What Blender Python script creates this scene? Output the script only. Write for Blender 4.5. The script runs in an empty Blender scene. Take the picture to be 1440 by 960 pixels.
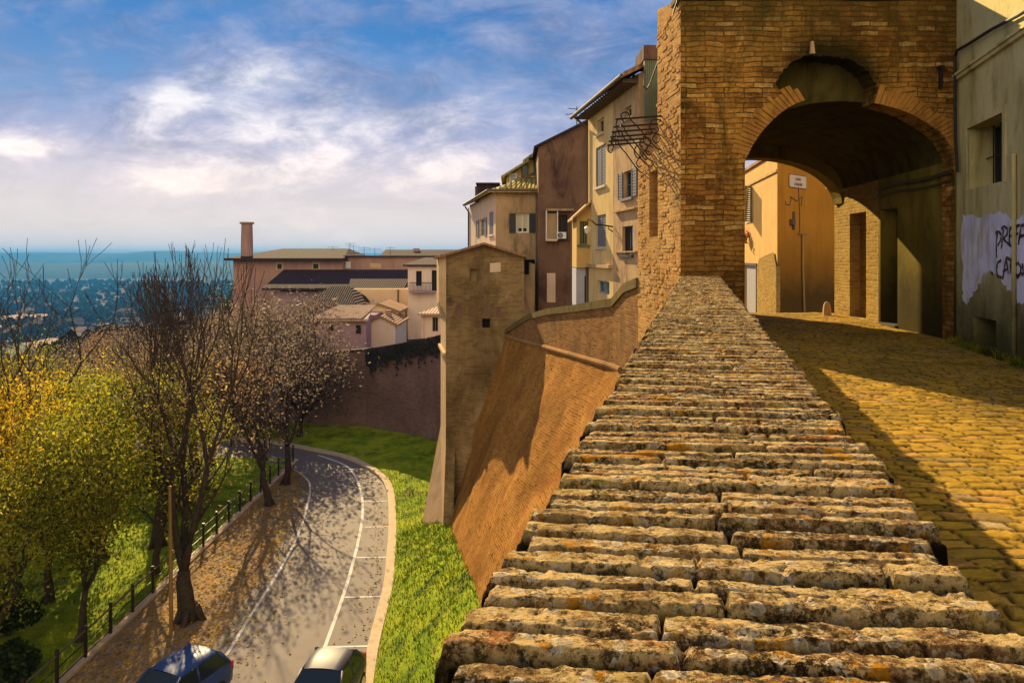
import bpy, bmesh, math, random
import numpy as np
from mathutils import Vector
R = math.radians
F, CX, HY = 1050.0, 720.0, 360.0          # metres per pixel helpers: the eye is the origin, x right, y ahead, z up
def P(px, py, D): return Vector(((px-CX)/F*D, D, (HY-py)/F*D))
SC = bpy.context.scene
COL = SC.collection
SUN_AZ, SUN_EL = 19.0, 27.0

# ---------------------------------------------------------------- mesh builder
class MB:
    def __init__(s): s.v=[]; s.f=[]; s.uv=[]; s.has_uv=False
    def add(s, pts, faces, uvs=None):
        o=len(s.v); s.v += [tuple(p) for p in pts]
        for i,f in enumerate(faces):
            s.f.append(tuple(o+k for k in f))
            if uvs is not None: s.uv.append([uvs[k] for k in f]); s.has_uv=True
            else: s.uv.append(None)
        return s
    def quad(s,a,b,c,d,uv=None): return s.add([a,b,c,d],[(0,1,2,3)],uv)
    def poly(s,pts,uv=None): return s.add(pts,[tuple(range(len(pts)))],uv)
    def box(s,x0,x1,y0,y1,z0,z1):
        p=[(x,y,z) for z in (z0,z1) for y in (y0,y1) for x in (x0,x1)]
        return s.add(p,[(0,2,3,1),(4,5,7,6),(0,1,5,4),(2,6,7,3),(0,4,6,2),(1,3,7,5)])
    def hexa(s,p): # 4 bottom then 4 top
        return s.add(p,[(3,2,1,0),(4,5,6,7),(0,1,5,4),(1,2,6,5),(2,3,7,6),(3,0,4,7)])
    def slab(s,pts,th):  # polygon thickened downwards
        n=len(pts); q=[Vector(p) for p in pts]; b=[p-Vector((0,0,th)) for p in q]
        s.add(q+b,[tuple(range(n)),tuple(range(2*n-1,n-1,-1))]+[(i,n+i,n+(i+1)%n,(i+1)%n) for i in range(n)])
        return s
    def prism(s,poly,z0,z1):
        n=len(poly); zt=z1 if hasattr(z1,'__len__') else [z1]*n
        p=[(x,y,z0) for x,y in poly]+[(x,y,z) for (x,y),z in zip(poly,zt)]
        s.add(p,[tuple(range(n-1,-1,-1)),tuple(range(n,2*n))]+[(i,(i+1)%n,n+(i+1)%n,n+i) for i in range(n)])
        return s
    def tube(s,pts,rad,sides=6,cap=True):
        pts=[Vector(p) for p in pts]; n=len(pts)
        rad=rad if hasattr(rad,'__len__') else [rad]*n
        V=[];up=Vector((0.13,0.21,0.97))
        for i,p in enumerate(pts):
            d=(pts[min(i+1,n-1)]-pts[max(i-1,0)])
            d=d.normalized() if d.length>1e-9 else Vector((0,0,1))
            a=d.cross(up)
            if a.length<0.1: a=d.cross(Vector((1,0.1,0)))
            a.normalize(); b=d.cross(a)
            for k in range(sides):
                t=2*math.pi*k/sides
                V.append(p+(a*math.cos(t)+b*math.sin(t))*rad[i])
        fs=[(i*sides+k,i*sides+(k+1)%sides,(i+1)*sides+(k+1)%sides,(i+1)*sides+k) for i in range(n-1) for k in range(sides)]
        if cap: fs+=[tuple(range(sides-1,-1,-1)),tuple((n-1)*sides+k for k in range(sides))]
        return s.add(V,fs)
    def lathe(s,c,prof,sides=16):
        c=Vector(c);V=[]
        for r,z in prof:
            for k in range(sides):
                t=2*math.pi*k/sides; V.append(c+Vector((r*math.cos(t),r*math.sin(t),z)))
        n=len(prof)
        return s.add(V,[(i*sides+k,i*sides+(k+1)%sides,(i+1)*sides+(k+1)%sides,(i+1)*sides+k) for i in range(n-1) for k in range(sides)]+[tuple(range(sides-1,-1,-1)),tuple((n-1)*sides+k for k in range(sides))])

def link(name, me, mat, parent=None, local=False, smooth=False):
    o=bpy.data.objects.new(name,me); COL.objects.link(o)
    if mat is not None: me.materials.append(mat)
    if smooth: me.polygons.foreach_set('use_smooth',[True]*len(me.polygons))
    if parent is not None:
        o.parent=parent
        if not local and parent.type=='EMPTY': o.location=-parent.location
    return o
def obj(name, mb, mat, parent=None, local=False, smooth=False):
    me=bpy.data.meshes.new(name); me.from_pydata(mb.v,[],mb.f)
    if mb.has_uv:
        l=me.uv_layers.new(name='UVMap'); flat=[]
        for f,u in zip(mb.f,mb.uv):
            for k in range(len(f)): flat += list(u[k]) if u else [mb.v[f[k]][0]+mb.v[f[k]][1],mb.v[f[k]][2]]
        l.data.foreach_set('uv',flat)
    me.update()
    return link(name,me,mat,parent,local,smooth)
def tag(o,label,cat,group=None):
    o['label']=label; o['category']=cat
    if group: o['group']=group
    return o
def thing(name,label,cat,loc,group=None,rz=0):
    o=bpy.data.objects.new(name,None); COL.objects.link(o); o.location=loc; o.rotation_euler=(0,0,rz); o.empty_display_size=.3
    return tag(o,label,cat,group)
def struct(o,kind='structure'): o['kind']=kind; return o
def dup(root,loc,rz=0,scale=1,label=None,group=None):
    r=root.copy(); COL.objects.link(r); r.location=loc; r.rotation_euler=(0,0,rz); r.scale=(scale,)*3
    if label: r['label']=label
    if group: r['group']=group
    for ch in list(root.children):
        c=ch.copy(); COL.objects.link(c); c.parent=r
        for g in ch.children:
            d=g.copy(); COL.objects.link(d); d.parent=c
    return r

# ---------------------------------------------------------------- walls with openings
def wdir(A,B):
    d=Vector((B[0]-A[0],B[1]-A[1],0)); L=d.length; d/=L
    return d,L,Vector((d.y,-d.x,0))
def wp(A,B,s,z,n=0):
    d,L,nn=wdir(A,B); return Vector((A[0],A[1],0))+d*s+nn*n+Vector((0,0,z))
def hit(A,B,px,py):
    k=(px-CX)/F; dx,dy=B[0]-A[0],B[1]-A[1]
    D=(A[0]*dy-A[1]*dx)/(k*dy-dx); X=k*D; d,L,_=wdir(A,B)
    return (X-A[0])*d.x+(D-A[1])*d.y, (HY-py)/F*D, D
def hole(A,B,px0,px1,py0,py1):
    a=hit(A,B,px0,py0)[0]; b=hit(A,B,px1,py0)[0]; m=(px0+px1)/2
    return (min(a,b),max(a,b),hit(A,B,m,py1)[1],hit(A,B,m,py0)[1])
def wall(mb,A,B,z0,zA,zB=None,holes=(),depth=.14,u0=0):
    d,L,n=wdir(A,B); zB=zA if zB is None else zB
    S=sorted(set([0,L]+[h[0] for h in holes]+[h[1] for h in holes])); S=[s for s in S if -1e-6<=s<=L+1e-6]
    Zs=sorted(set([z0]+[h[2] for h in holes]+[h[3] for h in holes])); Zs=[z for z in Zs if z>=z0-1e-6]
    top=lambda s: zA+(zB-zA)*s/L
    def q(a,b,c,e):
        mb.quad(wp(A,B,*a),wp(A,B,*b),wp(A,B,*c),wp(A,B,*e),[(u0+p[0]+(p[2] if len(p)>2 else 0),p[1]) for p in (a,b,c,e)])
    for s0,s1 in zip(S,S[1:]):
        for i,za in enumerate(Zs):
            last=i==len(Zs)-1; zb0=top(s0) if last else Zs[i+1]; zb1=top(s1) if last else Zs[i+1]
            sm=(s0+s1)/2; zm=(za+min(zb0,zb1))/2
            if any(h[0]<sm<h[1] and h[2]<zm<h[3] for h in holes): continue
            q((s0,za),(s1,za),(s1,zb1),(s0,zb0))
    for a,b,c,e in holes:
        q((a,c,-depth),(a,c,0),(a,e,0),(a,e,-depth)); q((b,c,0),(b,c,-depth),(b,e,-depth),(b,e,0))
        q((a,c,-depth),(b,c,-depth),(b,c,0),(a,c,0)); q((a,e,0),(b,e,0),(b,e,-depth),(a,e,-depth))
    return mb
def obox(mb,A,B,s0,s1,z0,z1,n0,n1):
    w=lambda s,z,n: wp(A,B,s,z,n)
    return mb.hexa([w(s0,z0,n1),w(s1,z0,n1),w(s1,z0,n0),w(s0,z0,n0),w(s0,z1,n1),w(s1,z1,n1),w(s1,z1,n0),w(s0,z1,n0)])
def window(parent,A,B,h,frame,pane,depth=.14,shutter=None,sill=True,bars=(1,1),opened=True,half=False,fw=.04,smat=None):
    """one window: frame (with glazing bars), pane, sill and two shutters"""
    a,b,c,e=h; f=MB()
    dn=-depth
    obox(f,A,B,a,a+fw,c,e,dn+.02,dn+.06); obox(f,A,B,b-fw,b,c,e,dn+.02,dn+.06)
    obox(f,A,B,a+fw,b-fw,c,c+fw,dn+.02,dn+.06); obox(f,A,B,a+fw,b-fw,e-fw,e,dn+.02,dn+.06)
    for i in range(1,bars[0]+1):
        s=a+(b-a)*i/(bars[0]+1); obox(f,A,B,s-fw*.45,s+fw*.45,c+fw,e-fw,dn+.022,dn+.055)
    for i in range(1,bars[1]+1):
        z=c+(e-c)*i/(bars[1]+1); obox(f,A,B,a+fw,b-fw,z-fw*.3,z+fw*.3,dn+.024,dn+.05)
    w=obj('window',f,frame,parent)
    p=MB(); p.quad(wp(A,B,a,c,dn+.005),wp(A,B,b,c,dn+.005),wp(A,B,b,e,dn+.005),wp(A,B,a,e,dn+.005)); obj('pane',p,pane,w)
    if sill:
        m=MB(); obox(m,A,B,a-.07,b+.07,c-.07,c-.002,-.05,.07); obj('sill',m,smat or frame,w)
    if shutter is not None:
        wd=(b-a)/2
        for side in (0,1):
            m=MB()
            if opened: s0,s1=((a-wd,a-.01) if side==0 else (b+.01,b+wd))
            else: s0,s1=((a,(a+b)/2-.006) if side==0 else ((a+b)/2+.006,b))
            n0=.012 if opened else -.05
            if half: z0,z1=c+.1,e
            else: z0,z1=c,e
            t=.03; obox(m,A,B,s0,s0+t,z0,z1,n0,n0+.035); obox(m,A,B,s1-t,s1,z0,z1,n0,n0+.035)
            k=max(6,int((z1-z0)/.075)); 
            for i in range(k):
                za=z0+(z1-z0)*i/k; zb=za+(z1-z0)/k*.78
                obox(m,A,B,s0+t,s1-t,za,zb,n0+.004,n0+.024)
            obox(m,A,B,s0+t,s1-t,z0,z1,n0,n0+.003)
            obj('shutter',m,shutter,w)
    return w
# ---------------------------------------------------------------- procedural materials
class NT:
    def __init__(s,name):
        s.m=bpy.data.materials.new(name); s.m.use_nodes=True; s.t=s.m.node_tree; s.t.nodes.clear()
        s.out=s.n('ShaderNodeOutputMaterial')
    def n(s,ty,ins=None,**pr):
        nd=s.t.nodes.new(ty)
        for k,v in pr.items(): setattr(nd,k,v)
        for k,v in (ins or {}).items():
            sk=nd.inputs[k]
            if isinstance(v,bpy.types.NodeSocket): s.t.links.new(v,sk)
            else: sk.default_value=v if not (isinstance(v,tuple) and len(v)==3 and sk.type=='RGBA') else (*v,1)
        return nd
    def coord(s,kind='Object'): return s.n('ShaderNodeTexCoord').outputs[kind]
    def mapv(s,v,scale=(1,1,1),loc=(0,0,0),rot=(0,0,0)): return s.n('ShaderNodeMapping',{'Vector':v,'Scale':scale,'Location':loc,'Rotation':rot}).outputs[0]
    def noise(s,v,sc,det=4,rough=.55,dist=0): return s.n('ShaderNodeTexNoise',{'Vector':v,'Scale':sc,'Detail':det,'Roughness':rough,'Distortion':dist}).outputs['Fac']
    def vor(s,v,sc,feat='F1',out='Distance',rnd=1): return s.n('ShaderNodeTexVoronoi',{'Vector':v,'Scale':sc,'Randomness':rnd},feature=feat).outputs[out]
    def ramp(s,f,stops,interp='LINEAR'):
        r=s.n('ShaderNodeValToRGB',{'Fac':f}); e=r.color_ramp; e.interpolation=interp
        while len(e.elements)<len(stops): e.elements.new(.5)
        for el,(p,c) in zip(e.elements,stops):
            el.position=p; el.color=(c,c,c,1) if not isinstance(c,tuple) else (*c,1)
        return r.outputs[0]
    def mix(s,f,a,b,mode='MIX'):
        m=s.n('ShaderNodeMix',data_type='RGBA',blend_type=mode,clamp_factor=True)
        for i,v in ((0,f),(6,a),(7,b)):
            if isinstance(v,bpy.types.NodeSocket): s.t.links.new(v,m.inputs[i])
            else: m.inputs[i].default_value=v if i==0 else ((v,v,v,1) if not isinstance(v,tuple) else (*v,1))
        return m.outputs[2]
    def math(s,op,a,b=0.0,c=None):
        ins={0:a,1:b}
        if c is not None: ins[2]=c
        return s.n('ShaderNodeMath',ins,operation=op).outputs[0]
    def bump(s,h,st=.5,d=.02,nrm=None):
        ins={'Height':h,'Strength':st,'Distance':d}
        if nrm is not None: ins['Normal']=nrm
        return s.n('ShaderNodeBump',ins).outputs[0]
    def fin(s,col,rough=.85,nrm=None,metal=0,spec=.3,**more):
        ins={'Base Color':col,'Roughness':rough,'Metallic':metal,'Specular IOR Level':spec}
        if nrm is not None: ins['Normal']=nrm
        ins.update(more)
        b=s.n('ShaderNodeBsdfPrincipled',ins); s.t.links.new(b.outputs[0],s.out.inputs[0]); return s.m

def m_plain(name,col,rough=.6,metal=0,spec=.4,var=.25):
    t=NT(name); v=t.coord(); c=t.mix(t.noise(v,6,3),tuple(x*(1-var) for x in col),tuple(min(1,x*(1+var)) for x in col))
    return t.fin(c,rough,None,metal,spec)
def m_plaster(name,c1,c2,stain,sc=1.2,amt=.45,bump=.25,zdirt=None):
    t=NT(name); v=t.coord()
    c=t.mix(t.ramp(t.noise(v,sc,6,.62),[(.35,0.0),(.68,1.0)]),c1,c2)
    st=t.ramp(t.noise(t.mapv(v,(1.7,1.7,.45)),sc*1.3,7,.68,.6),[(.48,0.0),(.7,amt)])
    c=t.mix(st,c,stain)
    fl=t.ramp(t.noise(v,sc*5,5,.7),[(.58,0.0),(.66,.35)]); c=t.mix(fl,c,tuple(x*.75 for x in c1))
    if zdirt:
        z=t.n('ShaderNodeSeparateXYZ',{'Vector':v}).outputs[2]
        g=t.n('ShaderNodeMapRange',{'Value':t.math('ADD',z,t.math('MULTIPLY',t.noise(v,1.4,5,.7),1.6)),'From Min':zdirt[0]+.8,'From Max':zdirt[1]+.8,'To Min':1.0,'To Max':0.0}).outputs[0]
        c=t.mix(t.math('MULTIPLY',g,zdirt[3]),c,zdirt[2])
    h=t.math('ADD',t.noise(v,9,6,.65),t.math('MULTIPLY',t.noise(v,60,3),.35))
    return t.fin(c,.95,t.bump(h,bump,.03),spec=.04)
def m_brick(name,c1,c2,c3,mortar,bw=.26,rh=.07,ms=.012,wob=.012,stain=(.05,.04,.02),stamt=.5,stsc=.7,holes=0,bump=.7,bright=None,patch=None,dist=.03):
    t=NT(name); uv=t.coord('UV'); o=t.coord()
    w=t.n('ShaderNodeTexNoise',{'Vector':o,'Scale':3.3,'Detail':3}).outputs['Color']
    w2=t.n('ShaderNodeVectorMath',{0:w,1:(.5,.5,.5)},operation='SUBTRACT').outputs[0]
    w3=t.n('ShaderNodeVectorMath',{0:w2,'Scale':wob*4},operation='SCALE').outputs[0]
    u=t.n('ShaderNodeVectorMath',{0:uv,1:w3},operation='ADD').outputs[0]
    b=t.n('ShaderNodeTexBrick',{'Vector':u,'Color1':(0,0,0,1),'Color2':(1,1,1,1),'Mortar':(.5,.5,.5,1),'Scale':1.0,'Mortar Size':ms,'Mortar Smooth':.35,'Bias':0.0,'Brick Width':bw,'Row Height':rh},offset=.5)
    fac=b.outputs['Fac']
    c=t.ramp(b.outputs['Color'],[(0,c1),(.35,c2),(.7,c3),(1,tuple(x*.6 for x in c1))])
    c=t.mix(t.ramp(t.noise(o,14,5,.7),[(.35,0.0),(.75,.55)]),c,tuple(x*.5 for x in c2))
    if bright: c=t.mix(t.ramp(t.noise(o,1.1,5,.65),[(.5,0.0),(.68,.7)]),c,bright)
    c=t.mix(t.math('MULTIPLY',fac,.85),c,mortar)
    if patch: c=t.mix(t.ramp(t.noise(t.mapv(o,(1,1,1),(3.1,1.7,.4)),.9,6,.7),[(.5,0.0),(.62,.8)]),c,patch)
    st=t.ramp(t.noise(t.mapv(o,(1.2,1.2,.6)),stsc,7,.7,.5),[(.45,0.0),(.68,stamt)]); c=t.mix(st,c,stain)
    h=t.math('SUBTRACT',t.math('MULTIPLY',t.noise(o,25,6,.7),.7),fac)
    ero=t.noise(u,7,3,.6); h=t.math('ADD',h,t.math('MULTIPLY',ero,.8))
    h=t.math('ADD',h,t.math('MULTIPLY',b.outputs['Color'],.35))
    if holes:
        vv=t.vor(t.mapv(uv,(1,1.15,1)),holes,'F1','Distance',.75)
        hm=t.ramp(vv,[(.0,1.0),(.085,1.0),(.13,0.0)])
        pick=t.ramp(t.noise(uv,holes*.8,2),[(.42,0.0),(.5,1.0)])
        hm=t.math('MULTIPLY',hm,pick)
        c=t.mix(hm,c,(.03,.018,.008)); h=t.math('SUBTRACT',h,t.math('MULTIPLY',hm,3.0))
    return t.fin(c,.95,t.bump(h,bump,dist),spec=.03)
def m_tile(name,c1,c2,c3,dirx=(1,0,0),w=.2):
    t=NT(name); v=t.coord()
    d=t.n('ShaderNodeVectorMath',{0:v,1:dirx},operation='DOT_PRODUCT').outputs['Value']
    s=t.math('ABSOLUTE',t.math('SINE',t.math('MULTIPLY',d,math.pi/w)))
    c=t.mix(t.noise(v,5,4,.7),c1,c2); c=t.mix(t.ramp(t.noise(v,1.7,5,.7),[(.5,0.0),(.7,.8)]),c,c3)
    return t.fin(c,.9,t.bump(s,1.0,.06),spec=.06)
def m_leaf(name,stops,sc=2.5,trans=.55):
    t=NT(name); v=t.coord()
    wn=t.n('ShaderNodeTexWhiteNoise',{'Vector':t.n('ShaderNodeVectorMath',{0:t.mapv(v,(7,7,7))},operation='FLOOR').outputs[0]}).outputs['Value']
    f=t.math('ADD',t.math('MULTIPLY',t.noise(v,sc*.25,3),.75),t.math('MULTIPLY',wn,.35)); c=t.ramp(t.math('SUBTRACT',f,.05),stops)
    d=t.n('ShaderNodeBsdfPrincipled',{'Base Color':c,'Roughness':.6,'Specular IOR Level':.12}).outputs[0]
    tr=t.n('ShaderNodeBsdfTranslucent',{'Color':c}).outputs[0]
    x=t.n('ShaderNodeMixShader',{0:trans,1:d,2:tr}); t.t.links.new(x.outputs[0],t.out.inputs[0]); return t.m
def m_glass(name,col=(.02,.025,.03),rough=.08):
    t=NT(name); return t.fin(col,rough,spec=.4)
def m_paint(name,col):
    t=NT(name); v=t.coord(); c=t.mix(t.ramp(t.noise(v,30,4),[(.5,0.0),(.8,.25)]),col,(.3,.27,.22))
    return t.fin(c,.5,None,.0,.2,**{'Coat Weight':.3,'Coat Roughness':.03})

# coping bricks with lichen, soot and moss, driven by per-brick values stored on the mesh
def m_coping():
    t=NT('lichen_brick'); v=t.coord()
    bid=t.n('ShaderNodeAttribute',attribute_name='brick_tone').outputs['Fac']; jt=t.n('ShaderNodeAttribute',attribute_name='joint').outputs['Fac']
    c=t.ramp(bid,[(0,(.17,.085,.035)),(.2,(.33,.19,.075)),(.4,(.45,.29,.11)),(.6,(.22,.125,.05)),(.78,(.40,.15,.045)),(.9,(.30,.19,.075)),(1,(.52,.38,.17))])
    mp=lambda a,b,c_,s=(1,1,1): t.mapv(v,s,(a,b,c_))
    c=t.mix(t.ramp(t.noise(v,13,7,.75),[(.48,0.0),(.60,.75)]),c,(.13,.058,.018))
    c=t.mix(t.ramp(t.noise(mp(4,2,1),10,7,.78),[(.47,0.0),(.55,.95)]),c,(.74,.52,.22))
    c=t.mix(t.ramp(t.noise(mp(7,1,3),6.5,8,.8),[(.52,0.0),(.585,.9)]),c,(.022,.014,.007))
    warp=t.n('ShaderNodeVectorMath',{0:v,1:t.n('ShaderNodeVectorMath',{0:t.n('ShaderNodeTexNoise',{'Vector':v,'Scale':60.0,'Detail':3.0}).outputs['Color'],'Scale':.022},operation='SCALE').outputs[0]},operation='ADD').outputs[0]
    vl=t.vor(warp,34,'F1'); pk=t.ramp(t.noise(v,9,6,.75),[(.43,0.0),(.50,1.0)])
    li=t.math('MULTIPLY',t.ramp(vl,[(.26,1.0),(.36,0.0)]),pk); rim=t.math('MULTIPLY',t.ramp(vl,[(.22,0.0),(.30,1.0),(.36,0.0)]),pk)
    c=t.mix(t.math('MULTIPLY',li,.85),c,(.46,.38,.27)); c=t.mix(t.math('MULTIPLY',rim,.9),c,(.82,.70,.52))
    v2=t.vor(mp(3,3,3),75,'F1'); c=t.mix(t.math('MULTIPLY',t.ramp(v2,[(.2,1.0),(.34,0.0)]),t.ramp(t.noise(mp(1,6,2),14,5,.7),[(.5,0.0),(.58,.9)])),c,(.68,.56,.36))
    gr=t.math('MULTIPLY',t.ramp(t.noise(v,120,5,.8),[(.51,0.0),(.57,1.0)]),t.ramp(t.noise(v,7,5,.7),[(.4,0.25),(.6,.95)]))
    c=t.mix(gr,c,(.86,.58,.25))
    dk=t.ramp(t.noise(mp(2,2,8),70,5,.8),[(.53,0.0),(.61,.88)]); c=t.mix(dk,c,(.035,.022,.01))
    og=t.ramp(t.noise(mp(9,3,5),11,7,.75),[(.57,0.0),(.62,.9)]); c=t.mix(og,c,(.60,.25,.012))
    yl=t.ramp(t.noise(mp(2,8,5),8,6,.75),[(.58,0.0),(.66,.6)]); c=t.mix(yl,c,(.46,.31,.035))
    c=t.mix(jt,c,t.mix(t.ramp(t.noise(v,8,5),[(.5,0.0),(.62,1.0)]),(.014,.009,.005),(.045,.045,.008)))
    h=t.math('ADD',t.noise(v,55,8,.8),t.math('MULTIPLY',t.noise(v,190,4,.75),.6)); h=t.math('ADD',h,t.math('MULTIPLY',li,.3)); h=t.math('SUBTRACT',h,t.math('MULTIPLY',dk,.3))
    return t.fin(c,.95,t.bump(h,1.0,.012),spec=.03)
def m_setts():
    t=NT('stone_setts'); v=t.coord()
    bid=t.n('ShaderNodeAttribute',attribute_name='brick_tone').outputs['Fac']; jt=t.n('ShaderNodeAttribute',attribute_name='joint').outputs['Fac']
    c=t.ramp(bid,[(0,(.31,.17,.018)),(.3,(.53,.31,.026)),(.55,(.43,.265,.03)),(.75,(.55,.31,.04)),(.88,(.50,.25,.07)),(.95,(.24,.16,.05)),(1,(.50,.36,.18))])
    c=t.mix(t.ramp(t.noise(v,12,6,.7),[(.4,0.0),(.7,.6)]),c,(.22,.14,.03))
    c=t.mix(t.ramp(t.noise(v,.8,6,.7),[(.45,0.0),(.62,.6)]),c,(.17,.12,.02)); c=t.mix(t.ramp(t.noise(v,5,7,.75),[(.52,0.0),(.62,.6)]),c,(.13,.085,.014))
    c=t.mix(jt,c,(.035,.026,.007))
    h=t.math('ADD',t.noise(v,38,6,.7),t.math('MULTIPLY',t.noise(v,130,3),.3))
    return t.fin(c,.85,t.bump(h,.9,.012),spec=.05)
def m_ground(name,stops,sc,bump=.5,sc2=None,rough=.95,bd=.05):
    t=NT(name); v=t.coord(); f=t.noise(v,sc,8,.7)
    if sc2: f=t.math('ADD',t.math('MULTIPLY',f,.6),t.math('MULTIPLY',t.noise(v,sc2,5,.7),.4))
    return t.fin(t.ramp(f,stops),rough,t.bump(t.noise(v,sc*6,5,.7),bump,bd),spec=.04)
def m_road():
    t=NT('worn_asphalt'); v=t.coord()
    c=t.mix(t.noise(v,1.3,6,.65),(.13,.105,.10),(.20,.165,.155)); c=t.mix(t.ramp(t.noise(v,50,3),[(.5,0.0),(.75,.5)]),c,(.22,.19,.18))
    lf=t.math('MULTIPLY',t.ramp(t.vor(v,9,'F1','Distance'),[(.16,1.0),(.22,0.0)]),t.ramp(t.noise(v,.55,4,.7),[(.5,0.0),(.62,1.0)]))
    c=t.mix(lf,c,(.30,.16,.04))
    return t.fin(c,.8,t.bump(t.noise(v,60,4),.35,.01),spec=.25)

def m_gate():
    t=NT('gate_brick'); uv=t.coord('UV'); o=t.coord()
    w=t.n('ShaderNodeTexNoise',{'Vector':o,'Scale':2.6,'Detail':4}).outputs['Color']
    w3=t.n('ShaderNodeVectorMath',{0:t.n('ShaderNodeVectorMath',{0:w,1:(.5,.5,.5)},operation='SUBTRACT').outputs[0],'Scale':.11},operation='SCALE').outputs[0]
    u=t.n('ShaderNodeVectorMath',{0:uv,1:w3},operation='ADD').outputs[0]
    b=t.n('ShaderNodeTexBrick',{'Vector':u,'Color1':(0,0,0,1),'Color2':(1,1,1,1),'Mortar':(.5,.5,.5,1),'Scale':1.0,'Mortar Size':.010,'Mortar Smooth':.4,'Bias':0.0,'Brick Width':.31,'Row Height':.082},offset=.45,offset_frequency=3)
    fac=b.outputs['Fac']
    big=t.noise(o,.75,6,.7,.6)
    lo=t.ramp(b.outputs['Color'],[(0,(.16,.058,.013)),(.4,(.34,.13,.026)),(.72,(.50,.22,.045)),(.88,(.72,.40,.11)),(1,(.80,.53,.20))])
    hi=t.ramp(b.outputs['Color'],[(0,(.50,.225,.045)),(.4,(.74,.38,.08)),(.8,(.62,.28,.05)),(1,(.80,.50,.16))])
    c=t.mix(t.ramp(big,[(.42,0.0),(.55,1.0)]),lo,hi)
    c=t.mix(t.ramp(t.noise(o,13,6,.75),[(.40,0.0),(.68,.75)]),c,(.14,.065,.016))
    c=t.mix(t.ramp(t.noise(t.mapv(o,(1,1,1.6),(3,1,4)),5,6,.75),[(.52,0.0),(.64,.6)]),c,(.56,.36,.12))
    c=t.mix(t.math('MULTIPLY',fac,t.ramp(t.noise(o,1.9,5,.7),[(.35,.25),(.6,.95)])),c,(.11,.065,.018))
    st=t.ramp(t.noise(t.mapv(o,(1.3,1.3,.42),(5,0,2)),1.0,8,.72,.7),[(.47,0.0),(.62,.88)]); c=t.mix(st,c,(.055,.042,.010))
    sp=t.n('ShaderNodeSeparateXYZ',{'Vector':o}).outputs
    # soot washed down from the coping and up from the damp pier
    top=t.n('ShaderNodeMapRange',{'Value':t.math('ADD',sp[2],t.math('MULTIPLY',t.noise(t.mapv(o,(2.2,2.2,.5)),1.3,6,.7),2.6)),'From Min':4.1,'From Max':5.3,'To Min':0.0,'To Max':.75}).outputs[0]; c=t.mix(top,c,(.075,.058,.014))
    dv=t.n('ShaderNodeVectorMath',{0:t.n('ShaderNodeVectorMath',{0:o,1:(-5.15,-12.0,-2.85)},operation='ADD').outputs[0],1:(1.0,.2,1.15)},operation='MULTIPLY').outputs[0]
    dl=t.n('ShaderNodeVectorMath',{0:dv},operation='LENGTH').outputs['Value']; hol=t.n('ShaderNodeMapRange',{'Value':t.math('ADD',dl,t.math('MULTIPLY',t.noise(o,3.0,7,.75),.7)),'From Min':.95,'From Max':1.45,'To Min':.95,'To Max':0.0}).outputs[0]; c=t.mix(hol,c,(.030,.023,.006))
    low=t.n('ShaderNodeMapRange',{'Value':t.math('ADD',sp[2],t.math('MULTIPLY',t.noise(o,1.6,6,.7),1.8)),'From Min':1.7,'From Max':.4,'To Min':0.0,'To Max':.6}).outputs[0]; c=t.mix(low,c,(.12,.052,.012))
    h=t.math('SUBTRACT',t.math('MULTIPLY',t.noise(o,25,6,.7),.8),fac); h=t.math('ADD',h,t.math('MULTIPLY',b.outputs['Color'],.6)); h=t.math('ADD',h,t.math('MULTIPLY',t.noise(o,6,4,.7),.8))
    return t.fin(c,.95,t.bump(h,1.0,.05),spec=.03)

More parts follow.
